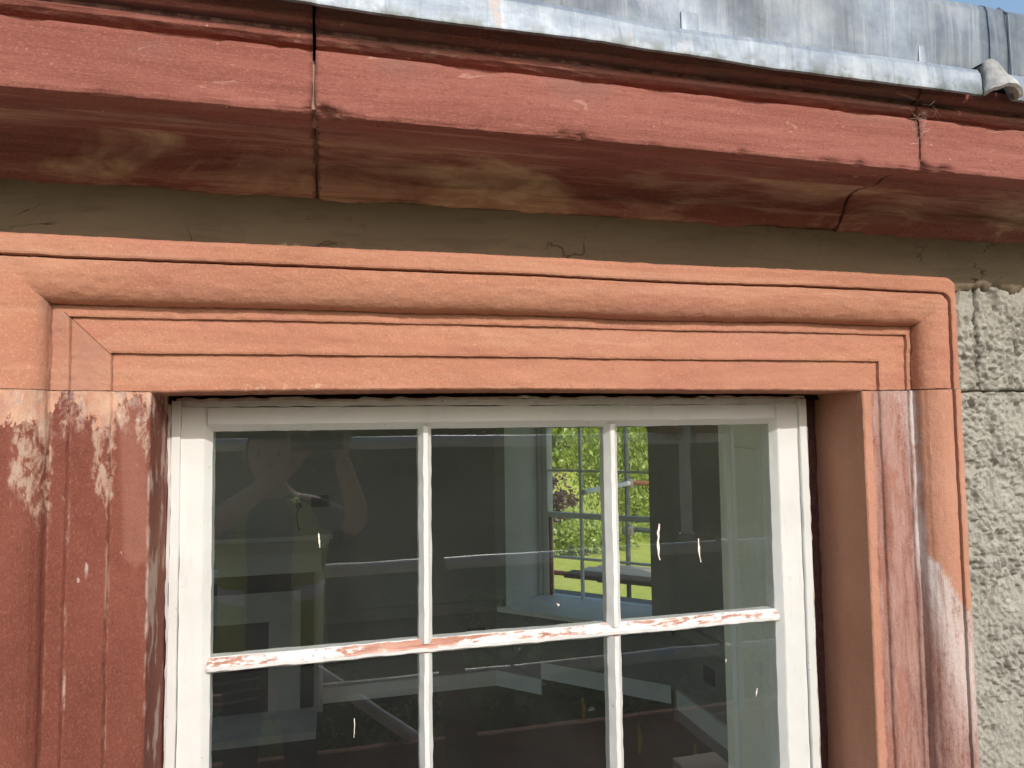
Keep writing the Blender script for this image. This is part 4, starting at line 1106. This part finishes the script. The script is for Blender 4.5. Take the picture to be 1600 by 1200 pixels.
def branchy(base, top, r, blobs, seed, lo=.35, hi=.85):
    rr = random.Random(seed); mb = MB(); base, top = Vector(base), Vector(top)
    pts = [base.lerp(top, t) + Vector((rr.gauss(0, .02), rr.gauss(0, .02), 0)) * (top - base).length * (t > 0) for t in np.linspace(0, 1, 7)]
    mb.tube(pts, r, 8, rs=list(np.linspace(r, r * .35, 7)))
    for b in blobs:
        t = rr.uniform(lo, hi); p = base.lerp(top, t); q = Vector(b[:3]) + Vector((rr.gauss(0, .2) * b[3], rr.gauss(0, .2) * b[4], rr.uniform(-.2, .3) * b[5]))
        m_ = (p + q) / 2 + Vector((0, 0, .06 * (q - p).length))
        mb.tube([p, m_, q], r * .3, 6, rs=[r * .38, r * .25, r * .1])
    return mb
def tree(name, label, base, top, r, blobs, n, size, leaf, seed, cat='tree', group=None, long=1.6, droop=0., part=('trunk', 'crown'), lo=.35, hi=.85):
    o = thing(name, label, cat, base, group)
    branchy(base, top, r, blobs, seed, lo, hi).build(part[0], M['bark'], o, True, sharp=80)
    V, F = leaf_cloud(blobs, n, size, seed, long, droop)
    link(part[1], mesh_np(part[1], V, F), M[leaf], o)
    return o
# garden seen through the room and the far window
tree('weeping_tree', 'large bright green drooping tree on the lawn beyond the bay window', (7.9, 17.2, -3), (7.9, 17.3, 2.0), .16,
     [(7.9, 17.2, 1.2, 1.7, 1.6, 1.8), (7.2, 17.0, -.4, 1.2, 1.1, 1.5), (8.7, 17.0, -.5, 1.4, 1.2, 1.6), (7.5, 16.6, -1.6, .9, .9, 1.0), (8.6, 16.6, -1.8, 1.2, 1.0, 1.1)], 16000, .16, 'leaf_bright', 5, long=2.6, droop=.7)
tree('purple_shrub', 'small purple-leaved shrub at the left edge of the garden view', (5.35, 16.2, -3), (5.35, 16.2, -1.4), .04, [(5.35, 16.2, -1.9, .5, .5, .75), (5.2, 16.1, -2.4, .5, .4, .4)], 1800, .12, 'leaf_purple', 6, 'shrub', part=('stem', 'foliage'))
tree('low_shrub', 'low yellow-green shrub spreading at the lawn edge under the drooping tree', (5.9, 15.0, -3), (5.9, 15.0, -2.3), .04, [(5.5, 15.0, -2.6, .8, .6, .42), (6.4, 15.1, -2.65, .8, .6, .38)], 2600, .12, 'leaf_bright', 7, 'shrub', part=('stem', 'foliage'))
_r = random.Random(4)
for k, (x, y, h, w) in enumerate([(9.5, 35, 5.2, 2.2), (11.8, 33.5, 6.5, 2.4), (14.2, 36, 7.5, 2.8), (16.8, 34, 6.0, 2.5), (19.5, 37, 7.0, 3.0), (12.8, 41, 8.6, 3.0), (7.0, 38, 6.2, 2.6)]):
    zb = -3 + .105 * (y - 26)
    lab = ['mid green round tree at the far edge of the sloping meadow', 'dense mid green tree standing on the meadow behind the drooping tree', 'tall spreading tree rising beyond the meadow slope', 'broad dark tree at the top of the meadow hidden partly by leaves',
           'wide tree at the meadow far behind the bay window', 'tallest tree at the back of the meadow wood', 'small round tree closing the wood on the meadow'][k]
    tree('woodland_tree', lab, (x, y, zb), (x, y, zb + h * .8), .16, [(x + _r.uniform(-.6, .6), y, zb + h * q, w * s, w * s, h * .22) for q, s in ((.25, .8), (.45, 1.0), (.65, .9), (.85, .6))], 5200, .34, ('leaf_mid', 'leaf_bright')[k % 2], 30 + k, group='trees beyond the meadow')
# trees behind the photographer reflected in the panes; hedge and low shrubs added
for k, (x, y, zt, w) in enumerate([(-3.6, -9.0, 1.3, 1.5), (-1.2, -8.0, 1.5, 1.4), (1.0, -9.2, 1.6, 1.5), (3.2, -8.2, 1.4, 1.5), (5.4, -9.4, 1.8, 1.6), (7.8, -8.6, 1.6, 1.7), (10.2, -9.6, 1.7, 1.7)]):
    h = zt + 3
    lab = ['dark leafy tree reflected beside the photographer at the pane edge', 'dark tree reflected behind the photographer', 'dark speckled tree reflected between the first two panes', 'dense tree reflected in the middle pane', 'tree reflected behind the hanging scaffold tube', 'tree reflected over the pale window lining', 'outermost tree of the row reflected in the glass'][k]
    tree('garden_tree', lab, (x, y, -3), (x, y, -3 + h * .8), .13, [(x + _r.uniform(-.3, .3), y + _r.uniform(-.3, .3), -3 + h * q, w * s, w * s * .8, h * .22) for q, s in ((.2, .8), (.45, 1.05), (.68, .95), (.86, .6))], 12000, .085, ('leaf_dark', 'leaf_shade')[k % 2], 50 + k, group='trees behind the scaffold')
tree('flowering_bush', 'green bush with purple flowers reflected above the brown toe board', (1.35, -3.9, -3), (1.35, -3.9, -1.9), .03, [(1.2, -3.8, -2.0, .5, .4, .45), (1.6, -3.9, -1.95, .45, .4, .4), (1.35, -3.8, -2.6, .6, .5, .4)], 3000, .09, 'leaf_mid', 71, 'bush', part=('stem', 'foliage'))
for k, (x, y, w, lab) in enumerate([(-1.6, -5.4, .8, 'added low dark shrub darkening the glass behind the legs of the photographer'), (.2, -5.8, .9, 'added low dark shrub darkening the glass under the lowest grey rail'), (2.6, -5.6, .9, 'added low dark shrub darkening the glass beside the flowering bush'),
                                (4.4, -5.9, 1.0, 'added low dark shrub darkening the glass under the blue rail'), (6.4, -6.0, 1.0, 'added low dark shrub darkening the glass at the window lining edge')]):
    tree('filler_shrub', lab, (x, y, -3), (x, y, -1.9), .04, [(x, y, -2.3, w, w * .7, .7), (x + .4, y, -1.9, w * .7, w * .5, .55)], 4200, .085, 'leaf_dark', 110 + k, 'shrub', 'shrubs behind the scaffold', part=('stem', 'foliage'))  # dark shrubs added to keep bright ground out of the lower panes
def hedge():
    h = thing('backdrop_hedge', 'added long dark hedge hiding the sunlit meadow behind the reflected trees', 'hedge', (2, -13, -3))
    n1, n2 = 150, 40
    prof = refine([(-12.1, -3.1), (-12.2, .8), (-12.5, 1.25), (-13.4, 1.3), (-13.9, .8), (-14, -3.1)], .22, .02)
    xs = np.linspace(-16, 24, 260)
    P = np.stack([np.repeat(xs[:, None], len(prof), 1), np.repeat(prof[None, :, 0], 260, 0), np.repeat(prof[None, :, 1], 260, 0)], -1)
    P[..., 1] += .25 * fbm(P, 1.2, 3, 5); P[..., 2] += .22 * fbm(P, .9, 3, 6)
    grid_obj('dark_core', P, M['leaf_dark'], h, closed=True, caps=True, flip=True, sharp=None)  # solid dark core closing the gaps between the leaves
    g = np.random.default_rng(9); k = 16000
    i, j = g.integers(0, 260, k), g.integers(0, len(prof), k)
    c = P[i, j] + g.normal(size=(k, 3)) * [.12, .16, .12]
    t = g.normal(size=(k, 3)); t /= np.linalg.norm(t, axis=1)[:, None]; q = g.normal(size=(k, 3)); q -= (q * t).sum(1)[:, None] * t; q /= np.linalg.norm(q, axis=1)[:, None]
    V = np.stack([c - t * .07, c + q * .03, c + t * .07, c - q * .03], 1).reshape(-1, 3)
    link('foliage', mesh_np('foliage', V, np.arange(4 * k).reshape(k, 4)), M['leaf_shade'], h)
hedge()  # added dark backdrop keeping the sunlit meadow out of the reflection
# tall tree whose high crown dapples the lead
tt = tree('tall_tree', 'tall tree with a high open crown casting dappled shade on the lead', (6.2, -10.6, -3), (5.4, -10.0, 9.5), .2,
     [(2.42, -9.2, 6.50, .16, .3, .24), (3.40, -9.3, 6.52, .22, .3, .20), (3.9, -9.5, 6.9, .5, .5, .5), (5.0, -9.8, 8.2, 1.3, 1.2, .9), (3.5, -9.4, 8.4, 1.2, 1.0, .7), (2.2, -9.3, 7.3, .4, .4, .4)], 7000, .12, 'leaf_mid', 81, lo=.84, hi=.93)
tb_ = MB()
for q, rs in (([(3.9, -9.5, 7.4), (3.0, -9.25, 6.95), (2.64, -9.2, 6.56), (2.78, -9.2, 6.36)], [.10, .09, .075, .05]), ([(3.9, -9.5, 7.35), (3.1, -9.25, 6.85), (2.84, -9.2, 6.55), (2.92, -9.2, 6.35)], [.09, .075, .06, .04]),
              ([(3.9, -9.5, 7.2), (3.35, -9.25, 6.8), (3.08, -9.2, 6.5), (3.10, -9.2, 6.36)], [.07, .055, .04, .03])):
    tb_.tube(q, .03, 8, rs=rs)
tb_.build('bough', M['bark'], tt, True, sharp=80)

# ================================================================== PERSON TAKING THE PICTURE (reflected)
def skin_mesh(name, nodes, edges, mat, parent, sub=2, root=0):
    me = bpy.data.meshes.new(name); me.from_pydata([n[0] for n in nodes], edges, []); me.update()
    o = bpy.data.objects.new(name, me); COL.objects.link(o)
    o.modifiers.new('skin', 'SKIN'); 
    for v, n in zip(me.skin_vertices[0].data, nodes):
        r = n[1]; v.radius = (r, r) if isinstance(r, (int, float)) else r
    me.skin_vertices[0].data[root].use_root = True
    s = o.modifiers.new('sub', 'SUBSURF'); s.levels = s.render_levels = sub
    dg = bpy.context.evaluated_depsgraph_get(); ev = o.evaluated_get(dg)
    m2 = bpy.data.meshes.new_from_object(ev)
    bpy.data.objects.remove(o)
    return link(name, m2, mat, parent, True)
per = thing('person', 'person in a yellow hi-vis vest holding up a phone, reflected in the glass', 'person', (-.2, -1.42, DKZ))
N = [((-.20, -1.43, -.74), (.15, .11)), ((-.20, -1.43, -.56), (.135, .10)), ((-.20, -1.42, -.38), (.155, .11)), ((-.20, -1.41, -.27), (.10, .08)), ((-.20, -1.40, -.205), .052), ((-.20, -1.385, -.15), .052),
     ((-.045, -1.41, -.285), .062), ((.075, -1.29, -.33), .043), ((.085, -1.20, -.27), .04), ((.035, -1.07, -.11), .027), ((.030, -1.055, -.085), .024),
     ((-.355, -1.41, -.285), .062), ((-.40, -1.29, -.36), .043), ((-.37, -1.20, -.30), .04), ((-.125, -1.07, -.11), .027), ((-.10, -1.055, -.085), .024),
     ((-.11, -1.43, -.82), .085), ((-.10, -1.40, -1.18), .056), ((-.10, -1.43, -1.54), .04), ((-.10, -1.33, -1.585), .03),
     ((-.29, -1.43, -.82), .085), ((-.30, -1.40, -1.18), .056), ((-.30, -1.43, -1.54), .04), ((-.30, -1.33, -1.585), .03)]
E_ = [(0, 1), (1, 2), (2, 3), (3, 4), (4, 5), (3, 6), (6, 7), (7, 8), (8, 9), (9, 10), (3, 11), (11, 12), (12, 13), (13, 14), (14, 15), (0, 16), (16, 17), (17, 18), (18, 19), (0, 20), (20, 21), (21, 22), (22, 23)]
body = skin_mesh('body', N, E_, [M['skin'], M['dark_cloth'], M['boot']], per)
for pz in body.data.polygons:
    c = sum((body.data.vertices[i].co for i in pz.vertices), Vector()) / len(pz.vertices) + parent_world(per) * 0
    y_, z_, x_ = c.y, c.z, c.x
    arm = (y_ > -1.27 and z_ > -.5)
    pz.material_index = 0 if (arm or z_ > -.235) else (2 if z_ < -1.5 else 1)
def head():
    bm = bmesh.new(); bmesh.ops.create_uvsphere(bm, u_segments=32, v_segments=24, radius=1)
    for v in bm.verts:
        x, y, z = v.co
        jaw = max(0, -z)
        sx = .074 * (1 - .28 * jaw ** 1.5); sy = .096 * (1 - .18 * jaw)
        X, Y, Z = x * sx, y * sy, z * .118
        if y > .3:
            Y += .016 * math.exp(-((x / .16) ** 2 + ((z + .10) / .17) ** 2)) * 1.2           # nose
            Y -= .008 * (math.exp(-(((x - .38) / .16) ** 2 + ((z - .10) / .11) ** 2)) + math.exp(-(((x + .38) / .16) ** 2 + ((z - .10) / .11) ** 2)))
            Y += .004 * math.exp(-((x / .3) ** 2 + ((z + .46) / .07) ** 2)) - .004 * math.exp(-((x / .3) ** 2 + ((z + .40) / .03) ** 2))
            Y += .006 * math.exp(-((x / .3) ** 2 + ((z + .82) / .15) ** 2))
        v.co = (X - .20, Y - 1.335, Z - .085)
    me = bpy.data.meshes.new('head'); bm.to_mesh(me); bm.free()
    h = link('head', me, M['skin'], per, True)
    bm = bmesh.new(); bmesh.ops.create_uvsphere(bm, u_segments=28, v_segments=20, radius=1)
    bmesh.ops.delete(bm, geom=[v for v in bm.verts if v.co.z < -.35 or (v.co.y > .35 and v.co.z < .42)], context='VERTS')
    for v in bm.verts: v.co = (v.co.x * .082 - .20, v.co.y * .105 - 1.340, v.co.z * .124 - .080)
    me = bpy.data.meshes.new('hair'); bm.to_mesh(me); bm.free(); o = link('hair', me, M['hair'], h, True)
    o.modifiers.new('solid', 'SOLIDIFY').thickness = .006
    for sx in (-1, 1):
        e = MB().tube([(-.20 + sx * .074, -1.345, -.11), (-.20 + sx * .083, -1.350, -.085), (-.20 + sx * .078, -1.348, -.06)], .012, 8, rs=[.006, .013, .007]).build('ear', M['skin'], h, True)
        m = MB().tube([(-.20 + sx * .028, -1.262, -.074), (-.20 + sx * .028, -1.252, -.074)], .010, 10).build('eye', M['phone_black'], h, True)
head()
def vest():
    # two front panels, back and shoulder bands of a sleeveless vest, open at the front
    rings = []
    zs = [-.235, -.26, -.30, -.38, -.50, -.62, -.76]
    for z, rx, ry in zip(zs, (.10, .15, .185, .185, .17, .172, .18), (.075, .10, .125, .135, .13, .13, .135)):
        ring = [(-.20 + rx * math.sin(a), -1.42 + ry * math.cos(a), z) for a in np.linspace(.42, 2 * math.pi - .42, 34)]
        rings.append(ring)
    P = np.array(rings)
    o = grid_obj('vest', P, M['hivis'], per, sharp=None); o.modifiers.new('solid', 'SOLIDIFY').thickness = .008
    for z in (-.55,):
        ring = np.array([[(-.20 + .176 * math.sin(a), -1.42 + .137 * math.cos(a), zz) for a in np.linspace(.45, 2 * math.pi - .45, 34)] for zz in (z + .025, z - .025)])
        b = grid_obj('reflective_band', ring, M['reflective'], o, sharp=None); b.modifiers.new('solid', 'SOLIDIFY').thickness = .004
vest()
def hand(wrist, sx):
    """palm and five fingers closed round the phone edge"""
    w = Vector(wrist)
    nodes = [(w, .022), (w + Vector((-sx * .004, .022, .035)), (.030, .017)), (w + Vector((-sx * .008, .030, .06)), (.028, .014))]; ed = [(0, 1), (1, 2)]
    for k in range(4):
        b = w + Vector((sx * (.022 - .015 * k), .030, .060 + .004 * (1.5 - abs(k - 1.5))))
        L = (.030, .034, .032, .026)[k]
        i = len(nodes)
        nodes += [(b, .0095), (b + Vector((-sx * .004, .010, L)), .0088), (b + Vector((-sx * .016, .020, L + .012)), .0080), (b + Vector((-sx * .030, .018, L + .010)), .0072)]
        ed += [(2, i), (i, i + 1), (i + 1, i + 2), (i + 2, i + 3)]
    i = len(nodes)
    nodes += [(w + Vector((-sx * .030, .010, .03)), .011), (w + Vector((-sx * .044, .004, .052)), .0095), (w + Vector((-sx * .050, .004, .076)), .008)]
    ed += [(1, i), (i, i + 1), (i + 1, i + 2)]
    skin_mesh('hand', nodes, ed, M['skin'], per)
hand((.032, -1.060, -.095), 1); hand((-.102, -1.060, -.095), -1)
ph = thing('phone', 'black phone held sideways in both hands, reflected in the glass', 'phone', (-.045, -1.02, -.03))
MB().box(-.118, .034, -1.024, -1.016, -.062, .012).build('case', M['phone_black'], ph, bevel=.003)
for dx, dz in ((.012, -.012), (.012, -.040)):
    MB().tube([(dx, -1.0161, dz), (dx, -1.0130, dz)], .008, 16).build('lens_ring', M['socket_metal'], ph, True)
